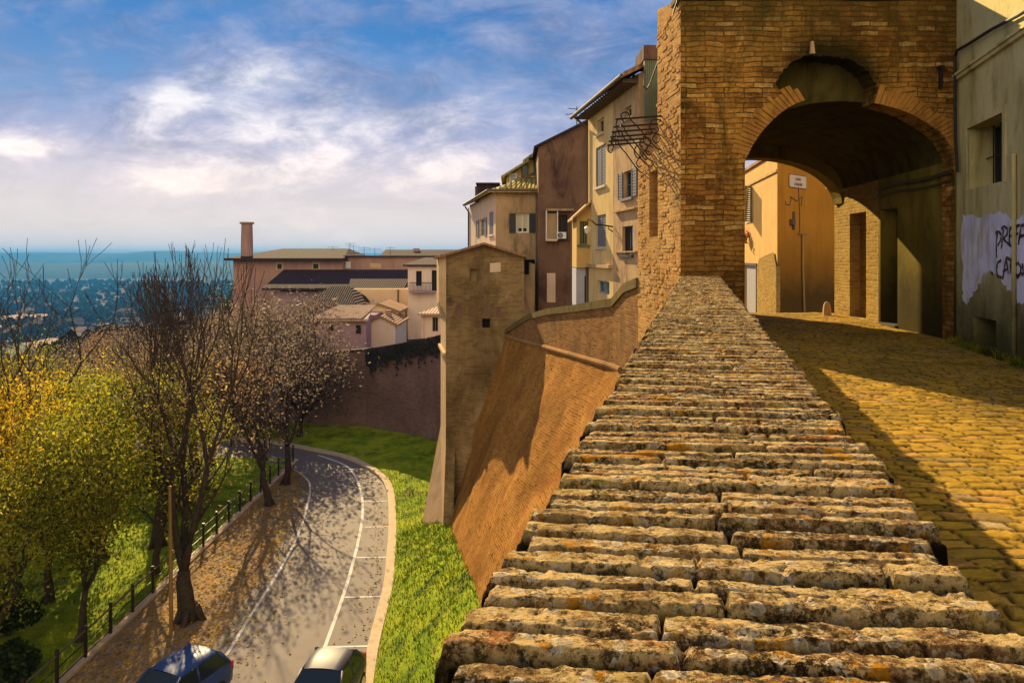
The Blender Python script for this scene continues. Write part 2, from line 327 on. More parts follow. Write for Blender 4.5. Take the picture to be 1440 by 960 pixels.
def m_grass():
    t=NT('green_grass'); v=t.coord(); f=t.noise(v,1.1,8,.7); f=t.math('ADD',t.math('MULTIPLY',f,.6),t.math('MULTIPLY',t.noise(v,30,5,.7),.4))
    c=t.ramp(f,[(.3,(.05,.10,.006)),(.44,(.19,.29,.008)),(.56,(.38,.43,.012)),(.72,(.52,.48,.03))])
    c=t.mix(t.ramp(t.noise(t.mapv(v,(1,1,1),(3,5,1)),.7,7,.72),[(.50,0.0),(.62,.75)]),c,(.045,.10,.008))
    c=t.mix(t.ramp(t.noise(t.mapv(v,(1,1,1),(8,1,1)),1.6,7,.75),[(.58,0.0),(.66,.8)]),c,(.26,.17,.06))
    return t.fin(c,.95,t.bump(t.noise(v,7,6,.75),1.0,.14),spec=.1)
C={}
def build_mats():
    C['coping']=m_coping(); C['setts']=m_setts()
    C['gate_brick']=m_gate()
    C['ring_brick']=m_plaster('ring_brick',(.50,.25,.06),(.36,.16,.038),(.14,.065,.02),3,.6,.5)
    C['side_brick']=m_brick('side_brick',(.66,.29,.075),(.76,.41,.13),(.54,.21,.05),(.56,.38,.15),bw=.25,rh=.062,ms=.012,stain=(.2,.1,.04),stamt=.5,bump=1.0,bright=(.55,.36,.16),dist=.05)
    C['scarp_brick']=m_brick('scarp_brick',(.40,.165,.024),(.47,.21,.034),(.31,.11,.018),(.54,.29,.09),bw=.27,rh=.07,ms=.010,stain=(.17,.075,.016),stamt=.8,stsc=.42,holes=2.3,bump=1.0,bright=(.54,.27,.07),patch=(.36,.14,.03),dist=.05)
    C['bastion_brick']=m_brick('bastion_brick',(.36,.165,.05),(.42,.21,.07),(.29,.12,.04),(.34,.185,.07),bw=.27,rh=.07,stain=(.12,.075,.035),stamt=.7,stsc=1.1,bump=.9,holes=2.6)
    C['moss_coping']=m_plaster('moss_coping',(.20,.13,.05),(.13,.095,.035),(.06,.05,.02),3,.7,.5)
    C['tower_plaster']=m_brick('tower_plaster',(.30,.19,.085),(.34,.215,.095),(.26,.16,.07),(.36,.24,.12),bw=.28,rh=.07,ms=.006,stain=(.085,.05,.018),stamt=.85,stsc=.45,bump=.5,patch=(.40,.27,.14))
    C['pale_stone']=m_plaster('pale_stone',(.62,.42,.25),(.5,.33,.18),(.3,.2,.1),2,.5,.4)
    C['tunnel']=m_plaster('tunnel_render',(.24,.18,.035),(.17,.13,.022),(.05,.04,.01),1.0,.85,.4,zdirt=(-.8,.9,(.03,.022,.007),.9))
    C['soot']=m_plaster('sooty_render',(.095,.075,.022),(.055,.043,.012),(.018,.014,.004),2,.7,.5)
    C['house_plaster']=m_plaster('weathered_ochre_render',(.62,.53,.27),(.47,.40,.18),(.22,.18,.06),1.1,.85,.5,zdirt=(-1.2,.45,(.055,.048,.012),.92))
    C['lav_paint']=m_plaster('lavender_whitewash',(.74,.72,.90),(.55,.54,.74),(.44,.34,.14),2.6,.95,.4)
    C['yellow']=m_plaster('yellow_render',(.76,.55,.26),(.66,.44,.18),(.40,.26,.12),1.1,.65,.25)
    C['tan']=m_plaster('peeling_tan_render',(.58,.39,.21),(.44,.28,.15),(.24,.14,.08),1.8,.85,.4)
    C['grey_blue']=m_plaster('blue_grey_render',(.46,.47,.56),(.4,.4,.5),(.3,.28,.3),1.3,.4,.2)
    C['dark_render']=m_plaster('dark_stained_render',(.13,.07,.05),(.22,.125,.08),(.035,.02,.022),.7,.95,.4)
    C['brown_render']=m_plaster('brown_patchy_render',(.46,.31,.18),(.32,.21,.115),(.12,.085,.04),.9,.85,.4)
    C['pink_render']=m_plaster('pale_pink_render',(.74,.55,.42),(.66,.48,.35),(.44,.30,.22),1.2,.35,.2)
    C['orange']=m_plaster('orange_render',(.58,.235,.022),(.50,.20,.02),(.30,.12,.02),.7,.5,.2,zdirt=(-1.6,1.3,(.055,.034,.009),.92))
    C['cream']=m_plaster('cream_render',(.62,.42,.17),(.56,.36,.13),(.45,.27,.10),1.3,.35,.2)
    C['rough_brick']=m_brick('rough_lit_brick',(.46,.29,.08),(.50,.33,.10),(.38,.23,.06),(.44,.31,.12),bw=.24,rh=.075,ms=.014,bump=1.0,stain=(.25,.15,.04),stamt=.4,dist=.05)
    C['tile']=m_tile('clay_tile',(.30,.15,.08),(.40,.23,.12),(.16,.09,.06))
    C['tile_pale']=m_tile('pale_clay_tile',(.46,.30,.2),(.55,.40,.28),(.24,.13,.1))
    C['tile_moss']=m_tile('mossy_clay_tile',(.36,.29,.08),(.42,.32,.10),(.14,.10,.05),w=.24)
    C['tile_dark']=m_tile('dark_clay_tile',(.045,.026,.030),(.065,.038,.040),(.03,.02,.026)); C['woods']=m_ground('far_woodland',[(.4,(.012,.012,.014)),(.6,(.035,.028,.03))],.05,.1)
    C['eave']=m_plain('eave_wood',(.12,.085,.055),.8)
    C['white']=m_plain('white_paint',(.68,.66,.62),.5,var=.08)
    C['pale_frame']=m_plain('pale_frame',(.56,.48,.36),.6,var=.12)
    C['shut_dark']=m_plain('dark_shutter',(.028,.026,.028),.5)
    C['shut_grey']=m_plain('grey_shutter',(.16,.15,.17),.5)
    C['shut_green']=m_plain('green_shutter',(.13,.14,.075),.55)
    C['glass']=m_glass('dark_glass'); C['blue_glass']=m_glass('blue_glass',(.05,.17,.22),.15)
    C['void']=m_plain('dark_interior',(.012,.010,.007),.95)
    C['iron']=m_plain('rusty_iron',(.035,.024,.018),.55,.5)
    C['pipe']=m_plain('old_pipe',(.045,.036,.015),.5,.2)
    C['copper']=m_plain('copper_pipe',(.34,.19,.07),.45,.4)
    C['cable']=m_plain('black_cable',(.015,.013,.01),.6)
    C['wood_door']=m_plain('dark_wood_door',(.028,.022,.01),.7)
    C['grey_door']=m_plain('grey_door',(.30,.29,.33),.5)
    C['graf']=m_plain('spray_paint',(.055,.012,.022),.6)
    C['sign']=m_plain('sign_plate',(.72,.52,.32),.4,var=.06)
    C['sign_txt']=m_plain('sign_lettering',(.18,.05,.03),.5)
    C['plastic']=m_plain('grey_plastic',(.45,.43,.40),.4)
    C['flower']=m_leaf('pink_petals',[(.3,(.55,.03,.12)),(.6,(.7,.06,.16)),(.8,(.6,.2,.25))]); C['flower_leaf']=m_leaf('pot_leaves',[(.3,(.03,.07,.01)),(.7,(.08,.14,.02))])
    C['terracotta']=m_plain('terracotta',(.42,.17,.07),.8)
    C['road']=m_road(); C['line']=m_ground('worn_white_line',[(.3,(.75,.72,.68)),(.62,(.62,.58,.54)),(.7,(.2,.18,.17))],5,.2)
    C['kerb']=m_ground('kerb_stone',[(.3,(.48,.35,.22)),(.7,(.62,.5,.36))],3,.4)
    C['litter']=m_ground('leafy_pavement',[(.36,(.14,.10,.075)),(.46,(.26,.19,.14)),(.54,(.36,.23,.10)),(.62,(.56,.33,.09)),(.75,(.22,.14,.08))],5,.8,22)
    C['grass']=m_grass() if 1 else m_ground('green_grass',[(.3,(.05,.10,.006)),(.44,(.14,.22,.008)),(.56,(.28,.33,.012)),(.72,(.40,.38,.02))],1.1,.9,30,bd=.12)
    C['land']=m_ground('valley_land',[(.35,(.02,.022,.016)),(.46,(.06,.05,.04)),(.54,(.035,.032,.024)),(.62,(.11,.085,.06)),(.72,(.05,.045,.03))],.006,.2,.03)
    C['hill']=m_ground('hill_land',[(.4,(.012,.04,.045)),(.6,(.025,.055,.05))],.004,.1)
    C['bark']=m_ground('bark',[(.35,(.04,.029,.021)),(.65,(.11,.08,.055))],6,.9,40)
    C['bark2']=m_ground('mauve_bark',[(.35,(.04,.022,.026)),(.65,(.09,.055,.055))],6,.9,40)
    C['lf_yel']=m_leaf('autumn_yellow_leaves',[(.3,(.22,.18,.01)),(.5,(.50,.33,.015)),(.65,(.66,.38,.015)),(.8,(.44,.2,.015))])
    C['lf_olive']=m_leaf('olive_leaves',[(.3,(.05,.075,.006)),(.44,(.16,.18,.012)),(.55,(.29,.27,.018)),(.68,(.52,.42,.03)),(.85,(.7,.6,.25))])
    C['lf_brown']=m_leaf('brown_leaves',[(.3,(.10,.06,.04)),(.5,(.24,.15,.085)),(.65,(.36,.23,.12)),(.8,(.5,.3,.07))])
    C['lf_mauve']=m_leaf('mauve_leaves',[(.3,(.07,.05,.045)),(.5,(.15,.11,.09)),(.66,(.24,.18,.13)),(.8,(.42,.30,.15))])
    C['lf_dark']=m_leaf('dark_shrub_leaves',[(.3,(.012,.02,.006)),(.55,(.03,.05,.01)),(.75,(.07,.09,.015))],trans=.35)
    C['lf_creep']=m_leaf('creeper_leaves',[(.3,(.012,.010,.008)),(.6,(.035,.026,.018)),(.8,(.06,.045,.03))],trans=.2)
    C['car_blue']=m_paint('blue_paint',(.018,.055,.20)); C['car_grey']=m_paint('grey_paint',(.055,.05,.085))
    C['tyre']=m_plain('tyre_rubber',(.015,.015,.015),.85); C['rim']=m_plain('alloy',(.4,.4,.42),.3,.8); C['lamp']=m_plain('headlamp_glass',(.6,.62,.65),.1,.2); C['black']=m_plain('black_trim',(.02,.02,.02),.5)
    C['far_brick']=m_plaster('far_mauve_brick',(.36,.20,.17),(.43,.25,.20),(.22,.12,.12),.5,.5,.1)
    C['far_cream']=m_plaster('far_cream',(.80,.57,.34),(.72,.50,.30),(.5,.32,.2),.4,.3,.1)
    C['far_white']=m_plaster('far_white',(.76,.58,.48),(.68,.52,.44),(.46,.33,.3),.6,.3,.1)
    C['far_mauve']=m_plaster('far_mauve_wall',(.34,.22,.26),(.40,.26,.28),(.22,.14,.18),.5,.5,.1)
    C['ret_wall']=m_brick('retaining_brick',(.24,.14,.13),(.28,.165,.15),(.20,.115,.11),(.25,.16,.14),stain=(.10,.055,.065),stamt=.6,stsc=.3,bump=.3)
# ---------------------------------------------------------------- numpy value noise
def vn(x,y,s=0):
    xi=np.floor(x).astype(np.int64); yi=np.floor(y).astype(np.int64); fx=x-xi; fy=y-yi
    def h(a,b):
        n=(a*374761393+b*668265263+s*982451653)&0xffffffff; n=((n^(n>>13))*1274126177)&0xffffffff; n=n^(n>>16)
        return (n&0xffff)/65535.0
    fx=fx*fx*(3-2*fx); fy=fy*fy*(3-2*fy)
    return (h(xi,yi)*(1-fx)+h(xi+1,yi)*fx)*(1-fy)+(h(xi,yi+1)*(1-fx)+h(xi+1,yi+1)*fx)*fy
def fbm(x,y,o=4,s=0):
    a=.5;t=0;n=0
    for i in range(o): t=t+a*vn(x*2**i,y*2**i,s+i*17); n+=a; a*=.55
    return t/n
def sstep(a,b,x): t=np.clip((x-a)/(b-a),0,1); return t*t*(3-2*t)
def grid_obj(name,X,Y,Z,mat,attrs=None,parent=None,smooth=True):
    n,m=X.shape; co=np.stack([X,Y,Z],-1).reshape(-1,3).astype(np.float32)
    i=np.arange(n*m).reshape(n,m)
    f=np.stack([i[:-1,:-1],i[:-1,1:],i[1:,1:],i[1:,:-1]],-1).reshape(-1,4)
    me=bpy.data.meshes.new(name); me.vertices.add(len(co)); me.vertices.foreach_set('co',co.ravel())
    me.loops.add(f.size); me.loops.foreach_set('vertex_index',f.ravel().astype(np.int32))
    me.polygons.add(len(f)); me.polygons.foreach_set('loop_start',np.arange(0,f.size,4,dtype=np.int32)); me.polygons.foreach_set('loop_total',np.full(len(f),4,dtype=np.int32))
    for k,v in (attrs or {}).items():
        if k=='uv':
            l=me.uv_layers.new(name='UVMap'); l.data.foreach_set('uv',v.reshape(-1,2)[f.ravel()].astype(np.float32).ravel())
        else:
            a=me.attributes.new(k,'FLOAT','POINT'); a.data.foreach_set('value',v.ravel().astype(np.float32))
    me.update(calc_edges=True); me.validate()
    return link(name,me,mat,parent,False,smooth)

PL,PK,PW=-.263,.2486,.62           # parapet: left edge x=PL+PK*y, width PW
def ptop(D): return -.406+.008*D
def build_parapet():
    rs=np.random.RandomState(5)
    par=thing('parapet_wall','long low brick parapet with a lichen covered brick coping beside the cobbled street','wall',(0.4,3,-1.36))
    # rows of coping bricks
    b=[.2]
    while b[-1]<13.5: b.append(b[-1]+rs.uniform(.048,.066))
    b=np.array(b); nr=len(b)
    rowL=rs.uniform(-.016,.02,nr); rowR=rs.uniform(-.02,.016,nr); rowh=rs.uniform(-.005,.005,nr); rowt=rs.uniform(-.08,.08,nr)
    joints=np.full((nr,6),9.0)
    for i in range(nr):
        v=rowL[i]; js=[]
        v+=rs.uniform(.16,.42)
        while v<PW-.1 and len(js)<4: js.append(v); v+=rs.uniform(.22,.45)
        joints[i,:len(js)]=js
    bh=rs.uniform(-.0035,.0035,(nr,7)); bt=rs.uniform(0,1,(nr,7)); btilt=-rs.uniform(.03,.13,(nr,7)); gone=rs.uniform(0,1,(nr,7))<.02
    def strip(D0,D1,nd,nv):
        D=np.linspace(D0,D1,nd)[:,None]; v=np.linspace(-.07,PW+.07,nv)[None,:]
        D=np.broadcast_to(D,(nd,nv)); v=np.broadcast_to(v,(nd,nv)); X=PL+PK*D+v
        wob=(fbm(X*4,D*4,3,3)-.5)*.010+(fbm(X*60,D*60,3,8)-.5)*.0045
        q=D+.1*X+wob
        i=np.clip(np.searchsorted(b,q)-1,0,nr-2); p=b[i+1]-b[i]; t=q-b[i]
        vw=v+(fbm(X*30,D*30,3,5)-.5)*.014
        k=np.zeros_like(i); dj=np.full(X.shape,9.0)
        for c in range(6):
            k+=(vw>joints[i,c]); dj=np.minimum(dj,np.abs(vw-joints[i,c]))
        de=np.minimum(vw-rowL[i],PW+rowR[i]-vw)
        xj=1.6+2.2*vn(i*1.0,k*1.0,55); d=np.minimum(np.minimum(t,p-t),np.minimum(dj*xj,de))
        jw=.0058+(fbm(X*26,D*26,4,12)-.5)*.010
        m=sstep(jw-.0035,jw+.0035,d); rnd=1-np.exp(-np.clip(d-jw,0,1)/.0025)
        g=gone[i,k]; m=np.where(g,m*.3,m)
        hgt=.023*m*(.90+.10*rnd)+m*(rowh[i]+bh[i,k]+btilt[i,k]*(t-p/2)+rowt[i]*.10*(v-PW/2))
        hgt+=(fbm(X*10,D*14,3,21)-.5)*.005+(fbm(X*60,D*80,5,31)-.5)*.0062
        pit=sstep(.60,.70,fbm(X*34,D*34,4,44)); hgt-=pit*.004*m
        out=sstep(.0,-.012,de); hgt=hgt-out*.16
        Z=ptop(D)-.032+hgt
        Xo=np.where(de<-.015,X-(np.sign(PW/2-v)*(de+.015)),X)
        return Xo,D,Z,bt[i,k],(1-m)
    for ns,(a,c,nd,nv) in enumerate(((.42,2.6,640,165),(2.6,5.6,440,100),(5.6,12.01,470,64))):
        pass
    parts=[strip(.42,2.6,640,165)]
    o=None
    meshes=[]
    for (a,c,nd,nv) in ((.42,2.6,640,165),(2.6,5.6,440,100),(5.6,12.0,500,64)):
        X,D,Z,t,j=strip(a,c,nd,nv); meshes.append(grid_obj('coping',X,D,Z,C['coping'],{'brick_tone':t,'joint':j},None))
    bm=bmesh.new()
    for o in meshes: bm.from_mesh(o.data)
    me=bpy.data.meshes.new('coping'); bm.to_mesh(me); bm.free()
    for o in meshes: bpy.data.objects.remove(o)
    me.materials.clear(); link('coping',me,C['coping'],par,smooth=True)
    w=MB(); n=24
    for i in range(n):
        D0=-2.0+14.0*i/n; D1=-2.0+14.0*(i+1)/n
        xl0,xl1=PL+PK*D0+.015,PL+PK*D1+.015; xr0,xr1=xl0+PW-.03,xl1+PW-.03
        z0,z1=ptop(D0)-.075,ptop(D1)-.075
        w.add([(xl0,D0,-3.4),(xl1,D1,-3.4),(xl1,D1,z1),(xl0,D0,z0)],[(0,1,2,3)],[(D0,-3.4),(D1,-3.4),(D1,z1),(D0,z0)])
        w.add([(xr0,D0,-1.5),(xr1,D1,-1.5),(xr1,D1,z1),(xr0,D0,z0)],[(3,2,1,0)],[(D0,-1.5),(D1,-1.5),(D1,z1),(D0,z0)])
        w.add([(xl0,D0,z0),(xr0,D0,z0),(xr1,D1,z1),(xl1,D1,z1)],[(0,1,2,3)],[(0,D0),(.6,D0),(.6,D1),(0,D1)])
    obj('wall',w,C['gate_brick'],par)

def street_z(X,D):
    return -1.36-.09*np.clip(D-17.5,0,30)*sstep(17.5,20,D)
def build_street():
    rs=np.random.RandomState(9)
    b=[-4.0]
    while b[-1]<40: b.append(b[-1]+rs.uniform(.10,.15))
    b=np.array(b); nr=len(b)
    offs=rs.uniform(0,5,nr); 
    def strip(D0,D1,nd,nv,x0,x1):
        D=np.linspace(D0,D1,nd)[:,None]; f=np.linspace(0,1,nv)[None,:]
        D=np.broadcast_to(D,(nd,nv)); X=x0(D)+(x1(D)-x0(D))*f
        wob=(fbm(X*2.2,D*2.2,3,3)-.5)*.13+(fbm(X*14,D*14,2,13)-.5)*.03
        q=D+.07*X+.02*(X-3)**2*.3+wob; i=np.clip(np.searchsorted(b,q)-1,0,nr-2); p=b[i+1]-b[i]; t=q-b[i]
        w=.135+.06*vn(i*1.0,i*0.0,4)
        cc=(X+offs[i]+(fbm(X*5,D*5,2,6)-.5)*.05)/w
        ci=np.floor(cc); jit=(vn(ci,i*1.0,77)-.5)*.6; jit1=(vn(ci+1,i*1.0,77)-.5)*.6
        dl=(cc-ci-jit)*w; dr=(ci+1+jit1-cc)*w
        lo=dl<0; hi=dr<0; bi=ci-lo+hi
        dx=np.minimum(np.abs(dl),np.abs(dr))
        d=np.minimum(np.minimum(t,p-t),dx)
        jw=.0085+(fbm(X*14,D*14,3,12)-.5)*.012
        m=sstep(jw-.006,jw+.006,d); rnd=1-np.exp(-np.clip(d-jw,0,1)/.0045)
        r1=vn(bi*1.0,i*1.0,91); r2=vn(bi*1.0,i*1.0,92)
        h=.0105*m*(.88+.12*rnd)+m*((r1-.5)*.008+(r2-.5)*.10*(t-p/2)+(vn(bi*1.0,i*1.0,97)-.5)*.07*(dl-.08))
        h+=(fbm(X*24,D*24,4,21)-.5)*.008+(fbm(X*1.2,D*1.2,3,61)-.5)*.05
        return X,D,street_z(X,D)-.02+h,vn(bi*1.0,i*1.0,95),1-m
    objs=[]
    pr=lambda D:PL+PK*D+PW-.02
    rw=lambda D:4.2+.25*D
    for a,c,nd,nv,x0,x1 in ((-3,2,90,60,pr,rw),(2,6,250,190,pr,rw),(6,12.02,270,170,pr,rw),(12.02,18,180,130,lambda D:pr(12.)+0*D,lambda D:7.3+.1*(D-12)),(18,40,160,110,lambda D:2.8+0*D,lambda D:8+.25*(D-18))):
        X,D,Z,t,j=strip(a,c,nd,nv,x0,x1); objs.append(grid_obj('s',X,D,Z,C['setts'],{'brick_tone':t,'joint':j}))
    bm=bmesh.new()
    for o in objs: bm.from_mesh(o.data)
    me=bpy.data.meshes.new('cobbled_street'); bm.to_mesh(me); bm.free()
    for o in objs: bpy.data.objects.remove(o)
    me.materials.clear(); struct(link('cobbled_street',me,C['setts'],smooth=True))

GF=12.0                                   # depth of the gatehouse front
def gp(px,py,D=GF): p=P(px,py,D); return (p.x,p.z)
GX0,GX1=2.709,7.24
def RWX(D): return 7.14+.1*(D-12)
INTR_R=[(1345,222),(1341,212),(1333,198),(1321,185),(1305,174),(1288,164),(1268,155),(1248,149),(1229,145)]
CAV=[(1232,132),(1231,118),(1224,104),(1214,95),(1203,87),(1188,82),(1172,81),(1160,78),(1146,81),(1131,80),(1118,86),(1106,94),(1097,107),(1089,118),(1097,127),(1112,132),(1135,139)]
INTR_L=[(1120,145),(1105,153),(1090,165),(1078,177),(1067,190),(1058,204),(1051,219)]
def build_gate():
    g=thing('brick_gatehouse','tall weathered brick gatehouse with a round arched passage over the street','gatehouse',(4.9,12.5,-1.36))
    # front wall: one outline with arch and the fallen patch above its crown
    out=[gp(957,0) and (GX0,-3.2),(GX0,4.10)]
    out+= [(3.3,4.10),(4.4,4.14),(5.6,4.09),(GX1,4.12),(GX1,-1.6),(7.15,-1.6)]
    rj=random.Random(14); CV=[]
    for a_,b_ in zip(CAV,CAV[1:]):
        for k in range(3): CV.append((a_[0]+(b_[0]-a_[0])*k/3+rj.uniform(-2.2,2.2),a_[1]+(b_[1]-a_[1])*k/3+rj.uniform(-2.2,2.2)))
    out+=[gp(*p) for p in INTR_R]+[gp(*p) for p in CV]+[gp(*p) for p in INTR_L]+[(3.745,1.5),(3.735,-1.6),(3.735,-3.2)]
    m=MB(); m.poly([(x,GF,z) for x,z in out],[(x,z) for x,z in out])
    # soffit of the front opening, 0.4 deep
    ins=out[7:-1]
    for a,b in zip(ins,ins[1:]):
        m.add([(a[0],GF,a[1]),(b[0],GF,b[1]),(b[0],GF+.4,b[1]),(a[0],GF+.4,a[1])],[(3,2,1,0)],[(0,a[1]),(0,b[1]),(.4,b[1]),(.4,a[1])])
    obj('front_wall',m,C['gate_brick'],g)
    c=MB(); c.prism([(GX0-.05,GF-.05),(GX1,GF-.05),(GX1,GF+.5),(GX0-.05,GF+.5)],4.145,4.23); obj('coping',c,C['moss_coping'],g)
    # voussoirs
    rg=random.Random(3)
    def ring(pts,ch):
        v=MB()
        P2=[Vector(gp(*p)) for p in pts]; cen=Vector(gp(1197,250))
        L=[0]
        for a,b in zip(P2,P2[1:]): L.append(L[-1]+(b-a).length)
        def at(s):
            for i in range(len(P2)-1):
                if s<=L[i+1]+1e-6: return P2[i].lerp(P2[i+1],(s-L[i])/(L[i+1]-L[i]))
            return P2[-1]
        s=0
        while s<L[-1]-.03:
            w=rg.uniform(.055,.085); e=min(s+w,L[-1]); a,b=at(s+.006),at(e-.006)
            da=(a-cen).normalized(); db=(b-cen).normalized(); h=.27+rg.uniform(-.07,.06); y0=GF-.004-rg.uniform(0,.022)
            q=[a-da*.004,b-db*.004,b+db*h,a+da*h]
            v.hexa([(x.x,y0,x.y) for x in q]+[(x.x,GF+.02,x.y) for x in q]); s=e
        obj('arch_ring',v,C['ring_brick'],g)
    ring(list(reversed(INTR_L))+[(1134,140)],0); ring(list(reversed(INTR_R)),0)
    # vault behind the front, rear wall with its lower arch
    D0,D1=GF+.4,17.3; sec=[]
    for i in range(25):
        t=math.pi*i/24; sec.append((math.cos(t),math.sin(t)))
    def vs(D): 
        xr=RWX(D); xl=3.735; cx=(xr+xl)/2; a=(xr-xl)/2
        return [(cx+a*c,D,1.55+1.02*s) for c,s in sec]
    m=MB(); Ds=[D0+(D1-D0)*i/6 for i in range(7)]
    for a,b in zip(Ds,Ds[1:]):
        p,q=vs(a),vs(b)
        for i in range(24): m.quad(p[i],p[i+1],q[i+1],q[i])
        m.quad((3.735,a,1.55),(3.735,b,1.55),(3.735,b,-3.2),(3.735,a,-3.2))
    # inner front face behind the fallen patch
    p=vs(D0); xs=[q for q in p]
    pts=[(3.735,D0,1.55),(3.735,D0,3.9),(RWX(D0),D0,3.9)]+[q for q in p]
    m.poly(pts)
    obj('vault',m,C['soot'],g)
    # rear wall
    r=MB(); cx,a,z0,bb=5.69,1.955,1.22,1.06; arc=[(cx+a*math.cos(math.pi*i/24),z0+bb*math.sin(math.pi*i/24)) for i in range(25)]
    xr=RWX(D1)+.02
    for D,dirn in ((D1,1),(D1+.5,-1)):
        pl=[(3.735,D,1.2),(3.735,D,3.9),(xr+.1,D,3.9),(xr+.1,D,z0)]+[(x,D,z) for x,z in arc]
        r.poly(pl,[(q[0],q[2]) for q in pl])
    aa=arc
    for p,q in zip(aa,aa[1:]): r.quad((p[0],D1,p[1]),(q[0],D1,q[1]),(q[0],D1+.5,q[1]),(p[0],D1+.5,p[1]))
    r.box(3.735,4.6,D1+.02,D1+.48,-1.6,2.1); obj('rear_wall',r,C['tunnel'],g)  # unseen box at the left, added to keep sun off the passage floor
    # outer side wall with its slit
    A=(2.71-.08*2.75,14.75); B=(GX0,GF); s=MB()
    A2=(2.71-.08*1.35,13.35)
    hz=hole(A,B,913,925,240,341); hz=(hz[0],hz[1],.35,1.55)
    wall(s,A,B,-3.2,1.9,1.9,[hz],.3)
    wall(s,A2,B,1.9,4.4,4.12)
    s.add([wp(A,B,0,1.9),wp(A,B,(Vector(A2)-Vector(A)).length,1.9),wp(A2,B,0,1.9,-.9),wp(A,B,0,1.9,-.9)],[(0,1,2,3)],[(0,0),(1,0),(1,1),(0,1)])
    # ragged end of the upper wall and its returns
    s.quad((A2[0],A2[1],1.9),(A2[0],A2[1],4.4),(A2[0]+1.0,A2[1],4.4),(A2[0]+1.0,A2[1],1.9),[(0,0),(0,2),(1,2),(1,0)])
    s.quad((A[0],A[1],-3.2),(A[0],A[1],1.9),(3.75,A[1],1.9),(3.75,A[1],-3.2),[(0,0),(0,4),(1.2,4),(1.2,0)])
    rr=random.Random(8)
    for i in range(520):       # proud, weathered single bricks along the corner and face
        ss=rr.uniform(0.05,(Vector(B)-Vector(A)).length-.05); z=-1+rr.random()*5
        if z>1.8 and ss<1.45: continue
        if hz[0]-.25<ss<hz[1]+.15 and hz[2]-.2<z<hz[3]+.2: continue
        z=round(z/.062)*.062; h=rr.uniform(.004,.014); l=rr.uniform(.11,.24)
        o=len(s.v); obox(s,A,B,ss-l/2,min(ss+l/2,2.74),z+.006,z+.056,-.01,h)
    obj('side_wall',s,C['side_brick'],g)
    k=MB(); a,b,c,e=hz; k.quad(wp(A,B,a,c,-.295),wp(A,B,b,c,-.295),wp(A,B,b,e,-.295),wp(A,B,a,e,-.295)); obj('slit_opening',k,C['void'],g)
    rf=MB(); rf.slab([(GX0,GF+.5,4.14),(GX1,GF+.5,4.14),(GX1+.5,17.8,4.3),(3.6,17.8,4.3),(3.6,13.35,4.3),(2.62,13.35,4.35)],.12); obj('roof',rf,C['tile'],g)
    nd=MB(); x,z=gp(1140,68); nd.hexa([(x-.02,GF-.06,z-.1),(x+.05,GF-.06,z-.1),(x+.05,GF+.01,z-.1),(x-.02,GF+.01,z-.1),(x-.01,GF-.05,z+.1),(x+.03,GF-.05,z+.1),(x+.03,GF,z+.1),(x-.01,GF,z+.1)]); obj('broken_brick',nd,C['pale_stone'],g)
    # passage wall on the right with its door
    pw=thing('passage_wall','dark damp stained wall along the right side of the arched passage','wall',(7.3,13.6,-1.36))
    A=(RWX(15.2),15.2); B=(RWX(12),12.0); h=hole(A,B,1238,1262,293,456); h=(h[0],h[1],-1.36,h[3]); m=MB()
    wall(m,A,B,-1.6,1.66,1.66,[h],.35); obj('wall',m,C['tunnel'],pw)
    d=MB(); a,b,c,e=h
    for i in range(4):
        w=(b-a)/4; obox(d,A,B,a+w*i+.006,a+w*(i+1)-.006,c+.02,e,-.34,-.31)
    obox(d,A,B,a,b,c,c+.03,-.33,.05); obj('door',d,C['wood_door'],pw)
    for nm,y0,y1,rad in (('pipe',0,0,.028),('pipe',.14,.14,.018)):
        t=MB(); t.tube([wp(A,B,s,1.36-y0+.02*math.sin(s*2),.05) for s in np.linspace(0.05,3.15,14)],rad,8); o=obj(nm,t,C['pipe'],None)
        tag(o,'thicker upper pipe running along the passage wall' if y0==0 else 'thin lower pipe running along the passage wall','pipe','pipes in the passage')
    # lit brick wall past the passage
    bw=thing('brick_wall','sunlit rough brick wall with a blocked doorway beyond the arched passage','wall',(7.6,16.8,-1.36))
    A=(RWX(17.9),17.9); B=(RWX(15.2),15.2); h=hole(A,B,1195,1218,302,447); h=(h[0],h[1],-1.36,.95); m=MB()
    wall(m,A,B,-1.8,1.50,1.66,[h],.22); a,b,c,e=h
    m.quad(wp(A,B,a,c,-.22),wp(A,B,b,c,-.22),wp(A,B,b,e,-.22),wp(A,B,a,e,-.22),[(a,c),(b,c),(b,e),(a,e)])
    m.quad((A[0],A[1],-2),(A[0],A[1],1.5),(A[0]+1.5,A[1]+.1,1.5),(A[0]+1.5,A[1]+.1,-2),[(0,0),(0,3),(1.5,3),(1.5,0)])
    obj('wall',m,C['rough_brick'],bw)
    cp=MB(); obox(cp,A,B,-.06,.58,1.50,1.58,-.5,.07); obox(cp,A,B,-.10,.58,1.58,1.65,-.5,.12); obj('cornice',cp,C['cream'],bw)
    tl=MB(); rr=random.Random(4)
    for i in range(4):
        s=-.08+i*.165
        tl.tube([wp(A,B,s+rr.uniform(-.02,.02),1.69+rr.uniform(-.01,.03),.17),wp(A,B,s,1.80+rr.uniform(0,.03),-.45)],[.085,.07],7)
    obj('tile_cap',tl,C['tile_pale'],bw)
    bo=MB(); bo.lathe((7.30,17.3,-1.40),[(.10,0),(.095,.16),(.075,.28),(.045,.33),(.015,.345)],9); 
    tag(obj('corner_stone',bo,C['pale_stone']),'low rounded guard stone at the foot of the sunlit brick wall','stone')

